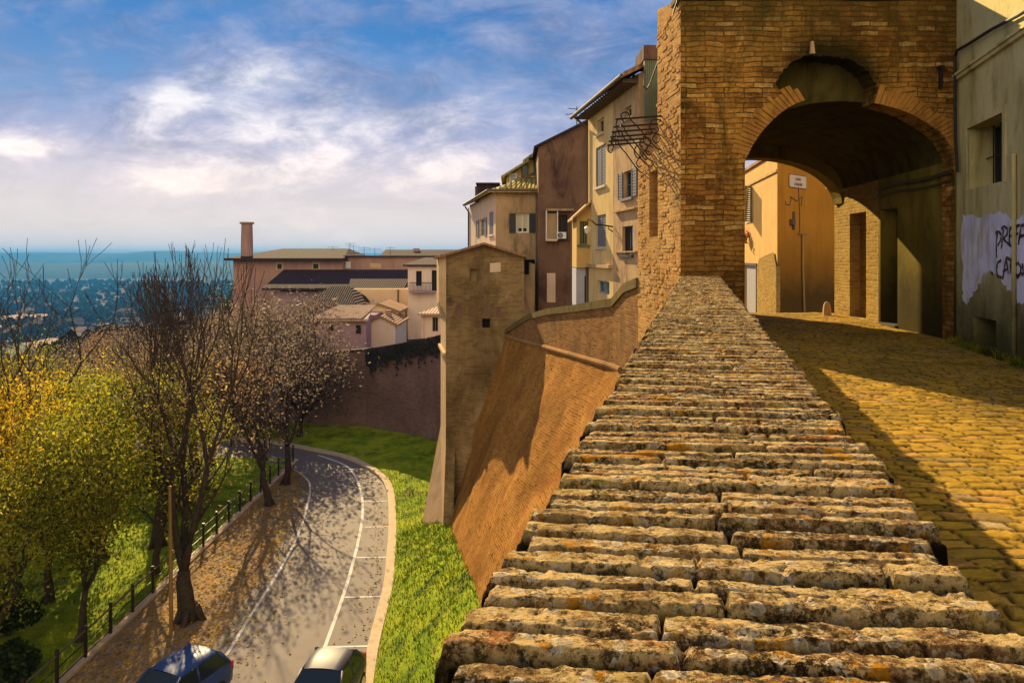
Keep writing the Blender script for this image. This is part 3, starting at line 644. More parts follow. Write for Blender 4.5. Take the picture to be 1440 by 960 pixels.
def build_right_house():
    h=thing('plaster_house','stained ochre plaster house along the right side of the street','house',(6.6,10,-1.36))
    A=(4.14+.25*12.0,12.0-.005); B=(4.14+.25*2.5,2.5)
    def hz(px0,px1,z0,z1):
        a=hit(A,B,px0,300)[0]; b=hit(A,B,px1,300)[0]; return (a,b,z0,z1)
    w1=hz(1361,1411,1.02,1.95); w2=hz(1369,1401,-1.30,-.90); m=MB()
    wall(m,A,B,-1.7,5.2,5.2,[w1,w2],.38); obj('wall',m,C['house_plaster'],h)
    top=MB(); top.quad(wp(A,B,0,5.2),wp(A,B,9.7,5.2),wp(A,B,9.7,5.2,-3),wp(A,B,0,5.2,-3)); obj('roof',top,C['tile'],h)
    fr=MB(); a,b,c,e=w1
    for s0,s1,z0,z1 in ((a-.10,a,c-.02,e+.1),(b,b+.1,c-.02,e+.1),(a,b,e,e+.1)): obox(fr,A,B,s0,s1,z0,z1,-.02,.018)
    w=obj('window',fr,C['house_plaster'],h); p=MB(); p.quad(*[wp(A,B,s,z,-.37) for s,z in ((a,c),(b,c),(b,e),(a,e))]); obj('pane',p,C['void'],w)
    gr=MB()
    for i in range(1,5): s=a+(b-a)*i/5; gr.tube([wp(A,B,s,c,-.26),wp(A,B,s,e,-.26)],.012,5)
    gr.tube([wp(A,B,a,(c+e)/2,-.26),wp(A,B,b,(c+e)/2,-.26)],.012,5); obj('grille',gr,C['iron'],w)
    a,b,c,e=w2; p=MB(); p.quad(*[wp(A,B,s,z,-.37) for s,z in ((a,c),(b,c),(b,e),(a,e))]); obj('cellar_opening',p,C['void'],h)
    l=MB(); obox(l,A,B,.02,9.6,2.80,2.86,-.01,.05); obox(l,A,B,.02,9.6,2.86,2.90,-.01,.075); obj('ledge',l,C['house_plaster'],h)
    # whitewash patch with ragged lower edge
    rg=random.Random(2); 
    def ap(px,py):
        s,z,_=hit(A,B,px,py); return s,z
    edge=[(1353,304),(1362,302),(1380,305),(1398,300),(1412,299),(1421,306),(1424,313),(1430,308),(1440,303),(1470,296),(1470,440),(1440,427),(1432,425),(1428,411),(1418,408),(1411,399),(1409,388),(1398,385),(1391,381),(1384,388),(1377,399),(1372,410),(1366,420),(1360,428),(1355,424),(1353,400)]
    pts=[]
    for (x0,y0),(x1,y1) in zip(edge,edge[1:]+edge[:1]):
        for k in range(4):
            t=k/4; pts.append((x0+(x1-x0)*t+rg.uniform(-2,2),y0+(y1-y0)*t+rg.uniform(-2.4,2.4)))
    pp=MB(); pp.poly([wp(A,B,*ap(*q),.004) for q in pts]); obj('paint_patch',pp,C['lav_paint'],h)
    # sprayed writing (wall coordinates from where the strokes sit)
    strokes=[[(1404,326),(1402,340),(1402,357),(1403,362)],[(1401,328),(1405,325),(1409,330),(1408,338),(1404,345)],
     [(1412,321),(1411,335),(1409,350)],[(1409,322),(1413,318),(1418,322),(1417,330),(1411,336)],[(1412,336),(1417,341),(1420,344)],
     [(1421,322),(1420,334),(1421,344)],[(1420,322),(1428,318)],[(1420,333),(1424,331)],[(1420,345),(1424,345)],
     [(1427,345),(1428,344)],
     [(1430,319),(1430,331),(1429,341)],[(1429,319),(1436,316)],[(1429,330),(1433,328)],
     [(1433,344),(1437,318),(1441,316),(1444,342)],[(1434,333),(1444,330)],
     [(1409,366),(1404,369),(1402,379),(1404,389),(1409,390)],
     [(1411,393),(1413,378),(1416,363),(1418,378),(1419,384)],[(1411,382),(1418,378)],
     [(1416,362),(1427,368)],[(1422,366),(1422,385)],
     [(1432,369),(1429,375),(1430,387),(1435,387),(1437,376),(1433,369)],[(1431,391),(1437,383),(1440,388)],
     [(1439,370),(1440,384),(1446,384),(1448,368)],[(1394,381),(1395,385)],[(1396,387),(1397,382)]]
    d,_,n=wdir(A,B)
    for idx in ((0,1),(2,3,4),(5,6,7,8),(9,),(10,11,12),(13,14),(15,),(16,17),(18,19),(20,21),(22,),(23,24)):
        gf=MB()
        for si in idx:
            if si>=len(strokes): continue
            q=[wp(A,B,*ap(*p),.010) for p in strokes[si]]; fine=[]
            for a_,b_ in zip(q,q[1:]): fine+= [a_.lerp(b_,t/3) for t in range(3)]
            fine.append(q[-1]); ring=[]
            for i,p in enumerate(fine):
                dd=(fine[min(i+1,len(fine)-1)]-fine[max(i-1,0)]).normalized(); sd=dd.cross(n).normalized(); r=.019*(1+.3*math.sin(i*1.7)); ring.append((p-sd*r,p+sd*r))
            for (a_,b_),(c_,d_) in zip(ring,ring[1:]): gf.quad(a_,b_,d_,c_)
        if gf.v: obj('letter',gf,C['graf'],h)
    t=MB(); q=[(1440-0,-4),(1425,20)]
    pts=[wp(A,B,*ap(1470,2),.06),wp(A,B,*ap(1440,21),.06),wp(A,B,*ap(1400,42),.06),wp(A,B,*ap(1368,62),.06),wp(A,B,*ap(1352,71),.06),wp(A,B,*ap(1349,80),.06),wp(A,B,*ap(1349,140),.06),wp(A,B,*ap(1350,200),.06),wp(A,B,*ap(1352,242),.06)]
    t.tube(pts,.024,8); tag(obj('service_cable',t,C['cable']),'thick dark cable bending down the corner of the plaster house','cable')
    t=MB(); t.tube([wp(A,B,*ap(1430,216),.035),wp(A,B,*ap(1430,330),.035),wp(A,B,*ap(1430,500),.035)],.026,8); tag(obj('drainpipe',t,C['house_plaster']),'straight ochre drainpipe beside the writing on the plaster house','pipe')
    t=MB(); t.tube([wp(A,B,*ap(1347,14),.05),P(1345,10,11.9),P(1300,30,11.93)],.012,6)
    br=MB(); x,z=gp(1321,95); br.box(x-.02,x+.02,GF-.07,GF-.005,z-.35,z); br.box(x-.05,x+.03,GF-.10,GF-.005,z-.03,z+.01); tag(obj('iron_stay',br,C['iron']),'short rusty iron stay on the brick above the arch','bracket')
    # dry weeds at the foot of the wall
    rg=random.Random(6); wd=MB()
    for i in range(900):
        D=rg.uniform(8,11.9); x=4.14+.25*D-rg.uniform(.0,.28)**1.3-.02; z=-1.37; hh=rg.uniform(.03,.14); a=rg.uniform(0,6.28); 
        wd.add([(x-.008,D,z),(x+.008,D,z),(x+math.cos(a)*.04,D+math.sin(a)*.04,z+hh)],[(0,1,2)])
    struct(obj('weeds',wd,C['lf_olive']),'stuff')

# ---------------------------------------------------------------- bastion: low wall, string course and scarp
C1=(2.30,17.0)
def strX(D): return 2.30-.195*(D-17)
def strZ(D): return -2.51-.0531*(D-17)
def baseX(D): return -1.2-.143*(D-19.5)
def baseZ(D): return -8.73-.178*(D-19.5)
def build_bastion():
    b=thing('bastion_wall','massive sloping brick town rampart with a low parapet on top','rampart',(1.5,22,-10))
    m=MB()
    A=(2.49,14.75)
    seq=[((A[0],A[1]),-.40),((2.40,15.8),-.55),(C1,-.93),((strX(20),20),-1.27),((strX(23),23),-1.58),((strX(25.7),25.7),-1.96),((strX(28),28),-2.45),((strX(30.2),30.2),-2.95)]
    u=0; cp=MB()
    for (p,z),(q,w) in zip(seq,seq[1:]):
        L=(Vector(q)-Vector(p)).length; d=(Vector(q)-Vector(p))/L; n=Vector((d.y,-d.x)) # right side (street)
        zs=strZ(p[1]) if p[1]>=17 else -3.4; ws=strZ(q[1]) if q[1]>=17 else -3.4
        k=max(1,int(L/.7))
        for i in range(k):
            a=Vector(p).lerp(Vector(q),i/k); c=Vector(p).lerp(Vector(q),(i+1)/k); za=z+(w-z)*i/k; zc=z+(w-z)*(i+1)/k; sa=zs+(ws-zs)*i/k; sc=zs+(ws-zs)*(i+1)/k; ua=u+L*i/k; uc=u+L*(i+1)/k
            m.add([(c.x,c.y,sc),(a.x,a.y,sa),(a.x,a.y,za-.22),(c.x,c.y,zc-.22)],[(0,1,2,3)],[(-uc,sc),(-ua,sa),(-ua,za),(-uc,zc)])
            a2=a+n*.5; c2=c+n*.5
            m.add([(a2.x,a2.y,-4.6),(c2.x,c2.y,-4.6),(c2.x,c2.y,zc-.22),(a2.x,a2.y,za-.22)],[(0,1,2,3)],[(ua,-4),(uc,-4),(uc,zc),(ua,za)])
            ao=a-n*.05; co=c-n*.05; ai=a+n*.53; ci=c+n*.53
            cp.hexa([(ao.x,ao.y,za-.22),(co.x,co.y,zc-.22),(ci.x,ci.y,zc-.22),(ai.x,ai.y,za-.22),(ao.x,ao.y,za-.03),(co.x,co.y,zc-.03),(ci.x,ci.y,zc),(ai.x,ai.y,za)])
        u+=L
    obj('parapet',m,C['bastion_brick'],b); obj('coping',cp,C['moss_coping'],b)
    # scarp: ruled, slightly uneven
    nd,nh=120,50; D=np.linspace(6,30.6,nd)[:,None]; f=np.linspace(0,1,nh)[None,:]
    Dt=np.maximum(D,0); xt=np.where(Dt>=17,strX(Dt),2.30+.06*(17-Dt)*0); xt=np.where(Dt<17,np.minimum(2.30,PL+PK*Dt+.1),xt); zt=np.where(Dt>=17,strZ(Dt),-2.51)
    X=xt+(baseX(D)-xt)*f; Z=zt+(baseZ(D)-.5-zt)*f; Y=np.broadcast_to(D,X.shape)
    X=X+(fbm(Y*.45,Z*.45,4,5)-.5)*.5*np.sin(f*math.pi)**.5
    L=np.sqrt((baseX(D)-xt)**2+(baseZ(D)-zt)**2)
    uv=np.stack([Y,-(L*f)],-1)
    grid_obj('scarp',X,Y,Z,C['scarp_brick'],{'uv':uv},b)
    s=MB(); pts=[(2.36,16.2,strZ(17)+.04)]+[(strX(d)-.03,d,strZ(d)) for d in np.linspace(17,30.2,16)]; s.tube(pts,.075,8); obj('string_course',s,C['bastion_brick'],b)
    # street level behind the bastion parapet
    t=MB(); t.slab([(2.9,14.8,-1.5),(2.8,17,-1.95),(strX(24)+.5,24,-2.9),(strX(30)+.5,30,-4),(0.5,60,-5),(40,60,-5),(40,41,-4.2),(9,41,-3.6),(9,18.5,-1.6),(3.7,14.8,-1.5)],.5)
    struct(obj('upper_terrace_ground',t,C['setts']))
# ---------------------------------------------------------------- houses behind the bastion
def gable_box(mb,x0,x1,y0,y1,z0,ze,zr,ridge='y'):
    """closed body with a gable; ridge along x or y"""
    if ridge=='y':
        c=(x0+x1)/2
        for y,fl in ((y0,0),(y1,1)):
            p=[(x0,y,z0),(x1,y,z0),(x1,y,ze),(c,y,zr),(x0,y,ze)]; mb.poly(p if not fl else p[::-1])
        mb.quad((x0,y1,z0),(x0,y0,z0),(x0,y0,ze),(x0,y1,ze)); mb.quad((x1,y0,z0),(x1,y1,z0),(x1,y1,ze),(x1,y0,ze))
    else:
        c=(y0+y1)/2
        for x,fl in ((x1,0),(x0,1)):
            p=[(x,y0,z0),(x,y1,z0),(x,y1,ze),(x,c,zr),(x,y0,ze)]; mb.poly(p if not fl else p[::-1])
        mb.quad((x0,y0,z0),(x1,y0,z0),(x1,y0,ze),(x0,y0,ze)); mb.quad((x1,y1,z0),(x0,y1,z0),(x0,y1,ze),(x1,y1,ze))
    return mb
def gable_roof(mb,x0,x1,y0,y1,ze,zr,ridge='y',ov=.25,th=.12):
    if ridge=='y':
        c=(x0+x1)/2; sl=(zr-ze)/(c-x0)
        mb.slab([(x0-ov,y0-ov,ze-ov*sl+th),(c,y0-ov,zr+th),(c,y1+ov,zr+th),(x0-ov,y1+ov,ze-ov*sl+th)],th)
        mb.slab([(c,y0-ov,zr+th),(x1+ov,y0-ov,ze-ov*sl+th),(x1+ov,y1+ov,ze-ov*sl+th),(c,y1+ov,zr+th)],th)
    else:
        c=(y0+y1)/2; sl=(zr-ze)/(c-y0)
        mb.slab([(x0-ov,y0-ov,ze-ov*sl+th),(x1+ov,y0-ov,ze-ov*sl+th),(x1+ov,c,zr+th),(x0-ov,c,zr+th)],th)
        mb.slab([(x0-ov,c,zr+th),(x1+ov,c,zr+th),(x1+ov,y1+ov,ze-ov*sl+th),(x0-ov,y1+ov,ze-ov*sl+th)],th)
    return mb
def antenna(px,py0,py1,D,label,group,arms=3,w=.5):
    p=P(px,py1,D); q=P(px,py0,D); m=MB(); m.tube([p-Vector((0,0,.15)),q],.022,5)
    r=random.Random(int(px*7+D))
    for i in range(arms):
        z=q.z-.12-.2*i; a=r.uniform(-.5,.5); v=Vector((math.cos(a),math.sin(a),0))*w*r.uniform(.7,1.1)
        m.tube([Vector((q.x,q.y,z))-v*.9,Vector((q.x,q.y,z))+v],.014,4)
        for k in range(-2,3): c=Vector((q.x,q.y,z))+v*k*.4; e=Vector((-v.y,v.x,0)).normalized()*.16; m.tube([c-e,c+e],.008,3)
    return tag(obj('roof_antenna',m,C['iron']),label,'antenna',group)

def build_yellow():
    g=thing('yellow_house','narrow tall house half yellow and half peeling tan, above the rampart','house',(3.4,24.5,-2.5))
    ln=lambda D:5.75-.141*D
    B=(ln(18.5),18.5); A=(ln(23.65),23.65); zt=4.52
    sM=hit(A,B,862,300)[0]; M=wp(A,B,sM,0); M=(M.x,M.y)
    # left, yellow half
    y=MB(); hs=[hole(A,M,838,852,205,262),hole(A,M,840,849,167,188),hole(A,M,840,852,302,347),hole(A,M,840,857,395,413)]
    wall(y,A,M,-5,zt,zt,hs,.14); obj('yellow_wall',y,C['yellow'],g)
    window(g,A,M,hs[0],C['pale_frame'],C['glass'],shutter=C['shut_grey'],opened=False,bars=(1,2)); window(g,A,M,hs[1],C['pale_frame'],C['glass'],bars=(0,0))
    window(g,A,M,hs[2],C['pale_frame'],C['glass'],shutter=C['shut_grey'],opened=False,bars=(1,2)); window(g,A,M,hs[3],C['grey_door'],C['blue_glass'],bars=(1,0),sill=False)
    t=MB(); h2=[hole(M,B,877,890,240,278),hole(M,B,875,890,318,358),hole(M,B,879,888,150,166)]
    wall(t,M,B,-5,zt,zt,h2,.14); obj('tan_wall',t,C['tan'],g)
    window(g,M,B,h2[0],C['shut_grey'],C['glass'],shutter=C['shut_grey'],bars=(1,1)); window(g,M,B,h2[1],C['shut_dark'],C['glass'],bars=(3,0)); window(g,M,B,h2[2],C['pale_frame'],C['glass'],bars=(0,0))
    # ends, back, roof
    d,L,n=wdir(A,B); bk=1.25; m=MB()
    a2=wp(A,B,0,0,-bk); b2=wp(A,B,L,0,-.95)
    wall(m,(a2.x,a2.y),A,-5,zt+1.1,zt); ne=MB(); wall(ne,B,(b2.x,b2.y),-5,zt,zt+.5); obj('near_end_wall',ne,C['tan'],g); wall(m,(b2.x,b2.y),(a2.x,a2.y),-5,zt+.5,zt+1.1)
    obj('end_wall',m,C['dark_render'],g)
    r=MB(); r.slab([wp(A,B,-.25,zt-.02,.45),wp(A,B,L+.2,zt-.02,.45),wp(A,B,L+.2,zt+.75,-1.1),wp(A,B,-.25,zt+1.3,-bk)],.12); rf=obj('roof',r,C['tile'],g)
    ev=MB()
    for i in range(22): s=.1+i*(L-.2)/21; obox(ev,A,B,s-.04,s+.04,zt-.22,zt-.13,-.02,.38)
    obj('rafter',ev,C['eave'],rf)
    gt=MB(); gt.tube([wp(A,B,-.25,zt-.12,.5),wp(A,B,L+.2,zt-.12,.5)],.055,8); gt.tube([wp(A,B,0.06,zt-.15,.45),wp(A,B,.06,zt-.5,.06),wp(A,B,.06,-3,.06)],.04,8); obj('gutter',gt,C['eave'],rf)
    for px,py0,py1 in ((873,110,128),(836,152,162)):
        s,z,D=hit(A,B,px,py0); q=wp(A,B,s,0,-.5); c=MB(); c.box(q.x-.14,q.x+.14,q.y-.16,q.y+.16,zt,z); c.box(q.x-.18,q.x+.18,q.y-.2,q.y+.2,z,z+.05); obj('chimney',c,C['tile_dark'],rf)
    l=MB(); obox(l,A,M,-.4,sM+.0,-.34,-.25,0,.14); s0=hit(M,B,866,300)[0]; obox(l,M,B,s0,hit(M,B,897,300)[0],1.18,1.23,0,.1); obox(l,M,B,s0,hit(M,B,897,300)[0],.09,.13,0,.08); obj('ledge',l,C['tan'],g)
    # corner room jutting from the far end, facing the street
    jl=P(811,300,23.4).x; c=MB(); x1=A[0]+.05
    fr=hole((jl,23.45),(x1,23.45),815,826,311,344)
    wall(c,(jl,23.45),(x1,23.45),-.36,1.25,1.68,[fr],.1); c.quad((jl,25.2,-.36),(jl,23.45,-.36),(jl,23.45,1.25),(jl,25.2,1.25)); obj('corner_room',c,C['cream'],g)
    window(g,(jl,23.45),(x1,23.45),fr,C['shut_green'],C['glass'],.1,bars=(2,0))
    rr=MB(); rr.slab([(jl-.15,23.2,1.20),(x1,23.2,1.74),(x1,25.2,1.74),(jl-.15,25.2,1.20)],.07); obj('lean_to_roof',rr,C['pale_stone'],g)
    lw=MB(); dh=hole((jl,23.6),(x1,23.6),822,827,388,425); wall(lw,(jl,23.6),(x1,23.6),-5,-.38,-.38,[(dh[0],min(dh[1],x1-jl-.02),-1.65,dh[3])],.1); lw.quad((jl,25.2,-5),(jl,23.6,-5),(jl,23.6,-.38),(jl,25.2,-.38)); obj('lower_room',lw,C['grey_blue'],g)
    dd=MB(); dd.quad((jl+dh[0],23.69,-1.65),(x1-.02,23.69,-1.65),(x1-.02,23.69,dh[3]),(jl+dh[0],23.69,dh[3])); obj('door',dd,C['glass'],g)
    # louvred green screen at the near end of the roof storey
    sc=MB(); Dn=18.1; a=P(906,170,Dn); b=P(929,84,Dn)
    for i in range(9): x=a.x+(b.x-a.x)*i/9; sc.box(x,x+(b.x-a.x)/9*.8,Dn,Dn+.04,a.z,b.z)
    sc.box(a.x,b.x,Dn+.04,Dn+.08,a.z,b.z); obj('louvre_screen',sc,C['shut_green'],g)
    s2=MB(); s2.box(a.x-.02,b.x+.2,Dn-.05,Dn+1.2,b.z,b.z+.34); obj('roof_box',s2,C['dark_render'],g)
    # street lamp on a scrolled bracket
    lp=thing('wall_lamp','small white lantern on a curled iron bracket fixed to the yellow house','lamp',P(828,330,20.7))
    pA=P(862,319,20.7); pB=P(848,316.5,20.7); pC=P(838,316,20.7); pD=P(833,311,20.7); pE=P(827,308,20.7); pF=P(826,318,20.7)
    k=MB(); k.tube([pA,pB,pC],.022,6); k.tube([pC,pD,pE,pF],.018,6); k.tube([P(862,326,20.7),P(855,321,20.7),P(856,317,20.7)],.016,5); obj('bracket',k,C['iron'],lp)
    k=MB(); z=P(826,318,20.7); k.lathe(z-Vector((0,0,.22)),[(.02,0),(.065,.03),(.085,.13),(.09,.17),(.04,.21),(.015,.225)],10); obj('lantern',k,C['white'],lp)

def build_dark_house():
    g=thing('dark_tall_house','tall dark house with a stepped roofline between the yellow and shuttered houses','house',(2.2,34,-3))
    D=33.0; f=lambda px,py:(P(px,py,D).x,P(px,py,D).z)
    A=(P(757,0,D).x,D); B=(P(830,0,D).x,D); zA=P(0,207,D).z; zB=P(0,167,D).z
    w=hole(A,B,783,798,302,336); w2=hole(A,B,769,773,384,412); m=MB(); wall(m,A,B,-6,zA,zB,[w,w2],.3); obj('front_wall',m,C['dark_render'],g)
    window(g,A,B,w,C['shut_dark'],C['glass'],.3,bars=(1,0)); window(g,A,B,w2,C['shut_dark'],C['glass'],.3,bars=(0,0),sill=False)
    m=MB(); wall(m,(A[0],D+7),A,-6,zA,zA); m.poly([(B[0],D+.0,-6),(B[0],D+7,-6),(B[0],D+7,zB),(B[0],D,zB)]); m.quad((B[0],D+7,-6),(A[0],D+7,-6),(A[0],D+7,zA),(B[0],D+7,zB)); obj('side_wall',m,C['brown_render'],g)
    r=MB(); r.slab([(A[0]-.2,D-.2,zA+.02),(B[0]+.1,D-.2,zB+.06),(B[0]+.1,D+7,zB+.06),(A[0]-.2,D+7,zA+.02)],.1); obj('roof',r,C['tile_dark'],g)
    # glazed balcony frame in front
    k=MB(); x0=f(767,0)[0]; x1=f(806,0)[0]; z0=f(0,338)[1]; z1=f(0,297)[1]
    k.box(x0,x1,D-.35,D-.01,z1,z1+.09); k.box(x0,x0+.07,D-.33,D-.26,z0,z1); k.box(x0+.07,x0+.5,D-.02-.1,D-.012,z0,z1-.1)
    k.box(x0,x0+.5,D-.33,D-.01,z0-.05,z0); obj('balcony_canopy',k,C['brown_render'],g)
    k=MB(); k.box(x0+.5,x0+.54,D-.3,D-.26,z0,z1); k.box(x0+.02,x0+.5,D-.345,D-.335,z0,z0+.04); k.box(x0+.0,x0+.04,D-.345,D-.335,z0,z1); obj('balcony_frame',k,C['white'],g)
    ac=thing('air_conditioner','white air conditioner box mounted under the dark house window','air conditioner',P(790,331,D-.3))
    p=P(783,335.5,D-.3); q=P(796,326.5,D-.3); k=MB(); k.box(p.x,q.x,D-.42,D-.05,p.z,q.z); obj('casing',k,C['white'],ac)
    c=P(788,331,D-.43); k=MB(); k.tube([c,c+Vector((0,.015,0))],.115,16); fan=obj('fan_grille',k,C['black'],ac); k=MB()
    for i in range(5): a=i*math.pi/5; v=Vector((math.cos(a),0,math.sin(a)))*.11; k.tube([c+Vector((0,-.012,0))-v,c+Vector((0,-.012,0))+v],.006,4)
    obj('guard',k,C['plastic'],fan)
    k=MB(); x=f(784,0)[0]; 
    dp=MB(); dp.tube([P(828,172,D-.1),P(828,300,D-.1),P(828,420,D-.1)],.05,8); obj('drainpipe',dp,C['eave'],g)
    # the lower side shed and pale doorway at street level
    k=MB(); a=f(769,420)[0]; b=f(781,0)[0]; k.box(a,b,D-.06,D-.005,f(0,425)[1],f(0,384)[1]); obj('pale_jamb',k,C['pink_render'],g)
    # roof terrace house further back with dormers
    t=thing('terrace_house','stepped roof terrace house with small dormers behind the dark tall house','house',(1.0,37,-3))
    D2=37.0; h=lambda px,py:(P(px,py,D2).x,P(px,py,D2).z)
    m=MB(); xs=[h(712,250),h(742,228),h(758,212),h(772,204)]
    pl=[(xs[0][0],-6),(xs[3][0]+1.0,-6),(xs[3][0]+1.0,xs[3][1]),(xs[3][0],xs[3][1]),(xs[2][0],xs[2][1]),(xs[1][0],xs[1][1]),(xs[0][0],xs[0][1])]
    for y,fl in ((D2,0),(D2+4,1)):
        p=[(x,y,z) for x,z in pl]; m.poly(p if not fl else p[::-1])
    m.quad((pl[0][0],D2+4,-6),(pl[0][0],D2,-6),(pl[0][0],D2,pl[6][1]),(pl[0][0],D2+4,pl[6][1]))
    obj('wall',m,C['cream'],t)
    r=MB()
    for (x0,z0),(x1,z1) in zip(xs,xs[1:]): r.slab([(x0-.25,D2-.4,z0+.05),(x1+.05,D2-.4,z1+.11),(x1+.05,D2+4.2,z1+.11),(x0-.25,D2+4.2,z0+.05)],.12)
    obj('roof',r,C['tile_moss'],t)
    for (a,b,c,e,mt,pn) in ((716,727,244,257,'white','grey_blue'),(733,743,232,250,'eave','glass'),(750,757,225,247,'shut_green','void')):
        A3=(h(a,0)[0],D2-.02); B3=(h(b,0)[0],D2-.02); q=MB(); obox(q,A3,B3,0,B3[0]-A3[0],h(0,e)[1],h(0,c)[1],0,.08); w=obj('window',q,C[mt],t)
        q=MB(); obox(q,A3,B3,.06,B3[0]-A3[0]-.06,h(0,e)[1]+.05,h(0,c)[1]-.05,.081,.086); obj('pane',q,C[pn],w)
    pr=MB(); a=h(735,256); b=h(757,232); pr.hexa([(a[0],D2-.9,a[1]),(b[0]+.2,D2-.9,b[1]-.35),(b[0]+.2,D2-.8,b[1]-.35),(a[0],D2-.8,a[1]),(a[0],D2-.9,a[1]+.12),(b[0]+.2,D2-.9,b[1]-.2),(b[0]+.2,D2-.8,b[1]-.2),(a[0],D2-.8,a[1]+.12)]); obj('stair_parapet',pr,C['dark_render'],t)

def build_shuttered():
    g=thing('shuttered_house','pale corner house with tiled roof and black shuttered window above the tower','house',(-.2,35,-3))
    D=34.0; f=lambda px,py:(P(px,py,D).x,P(px,py,D).z)
    A=(f(697,0)[0],D); B=(f(759,0)[0],D); zt=f(0,269)[1]
    w=hole(A,B,725.5,744,300,327.5); w2=hole(A,B,735,744,365,386); m=MB(); wall(m,A,B,-8,zt,zt,[w,w2],.16); obj('front_wall',m,C['brown_render'],g)
    wo=window(g,A,B,w,C['white'],C['pale_frame'],.16,shutter=C['shut_dark'],bars=(1,0),sill=False,fw=.07)
    k=MB(); a,b,c,e=w
    for s0,s1 in ((a+.12,a+.27),(b-.27,b-.12)): k.quad(*[wp(A,B,s,z,-.15) for s,z in ((s0,c+.07),(s1,c+.07),(s1,c+.22),(s0,c+.22))])
    obj('lower_pane',k,C['void'],wo)
    window(g,A,B,w2,C['shut_dark'],C['void'],.16,bars=(0,0))
    Lp=(A[0]-.184*9.4,D+9.4); m=MB(); ws=[hole(Lp,A,674,681,308,332),hole(Lp,A,688,694,298,330)]
    wall(m,Lp,A,-8,zt-.0,zt,ws,.14); m.quad((B[0],D,-8),(B[0],D+9.4,-8),(B[0],D+9.4,zt),(B[0],D,zt)); m.quad((B[0],D+9.4,-8),(Lp[0],Lp[1],-8),(Lp[0],Lp[1],zt),(B[0],D+9.4,zt)); obj('side_wall',m,C['pink_render'],g)
    window(g,Lp,A,ws[0],C['white'],C['glass'],.14,shutter=C['shut_grey'],bars=(0,1),sill=False,half=False); window(g,Lp,A,ws[1],C['white'],C['glass'],.14,shutter=C['shut_grey'],opened=False,bars=(0,1))
    r=MB(); ov=.35; rx=(A[0]+B[0])/2+.5; zr=zt+.85
    a0=(A[0]-ov,D-ov,zt+.02); b0=(B[0]+.1,D-ov,zt+.02); l0=(Lp[0]-ov,Lp[1],zt+.02); rg=(B[0]+.1,D+2.6,zr); rg2=(B[0]+.1,Lp[1],zr); rgm=(A[0]+1.1,D+2.6,zr-.05); rgl=(Lp[0]+1.6,Lp[1],zr-.05)
    r.slab([a0,b0,rg,rgm],.1); r.slab([l0,a0,rgm,rgl],.1); r.slab([rgl,rgm,rg,rg2],.1); rf=obj('roof',r,C['tile_moss'],g)
    tb=MB()
    for i in range(13):
        t=.08+i*.075; p=Vector(a0).lerp(Vector(b0),t); q=Vector(rgm).lerp(Vector(rg),max(0,(t-.3)/.7) if t>.3 else 0)
        if t>.18: tb.tube([p+Vector((0,0,.04)),p.lerp(q,.95)+Vector((0,0,.04))],.075,6)
    obj('roof_tile_row',tb,C['tile_moss'],rf)
    ch=MB(); p=P(668,262,40); q=P(678,284,40); ch.box(p.x,p.x+.75,40,40.8,q.z,p.z); obj('chimney',ch,C['dark_render'],rf)
    ch=MB(); p=P(672,257,39.5); ch.box(p.x,P(700,0,39.5).x,39.5,41,P(0,285,39.5).z,p.z-.1); ch.box(p.x-.1,P(703,0,39.5).x,39.4,41.1,p.z-.1,p.z); obj('dormer',ch,C['tile_dark'],rf)
    gt=MB(); gt.tube([l0,a0,b0],.06,6); gt.tube([Vector(l0)+Vector((.1,0,-.1)),Vector(l0)+Vector((.3,0,-.4)),Vector((Lp[0]-.06,Lp[1],-4))],.05,6); obj('gutter',gt,C['eave'],rf)
    dp=MB(); dp.tube([P(755,270,D-.08),P(755,430,D-.08)],.06,8); obj('drainpipe',dp,C['eave'],g)
    antenna(659,292,336,42,'thin bare pole aerial left of the shuttered house','aerials on the rooftops',0)
    antenna(811,150,172,33.5,'aerial with crossed arms on the dark tall house roof','aerials on the rooftops',2,.55)

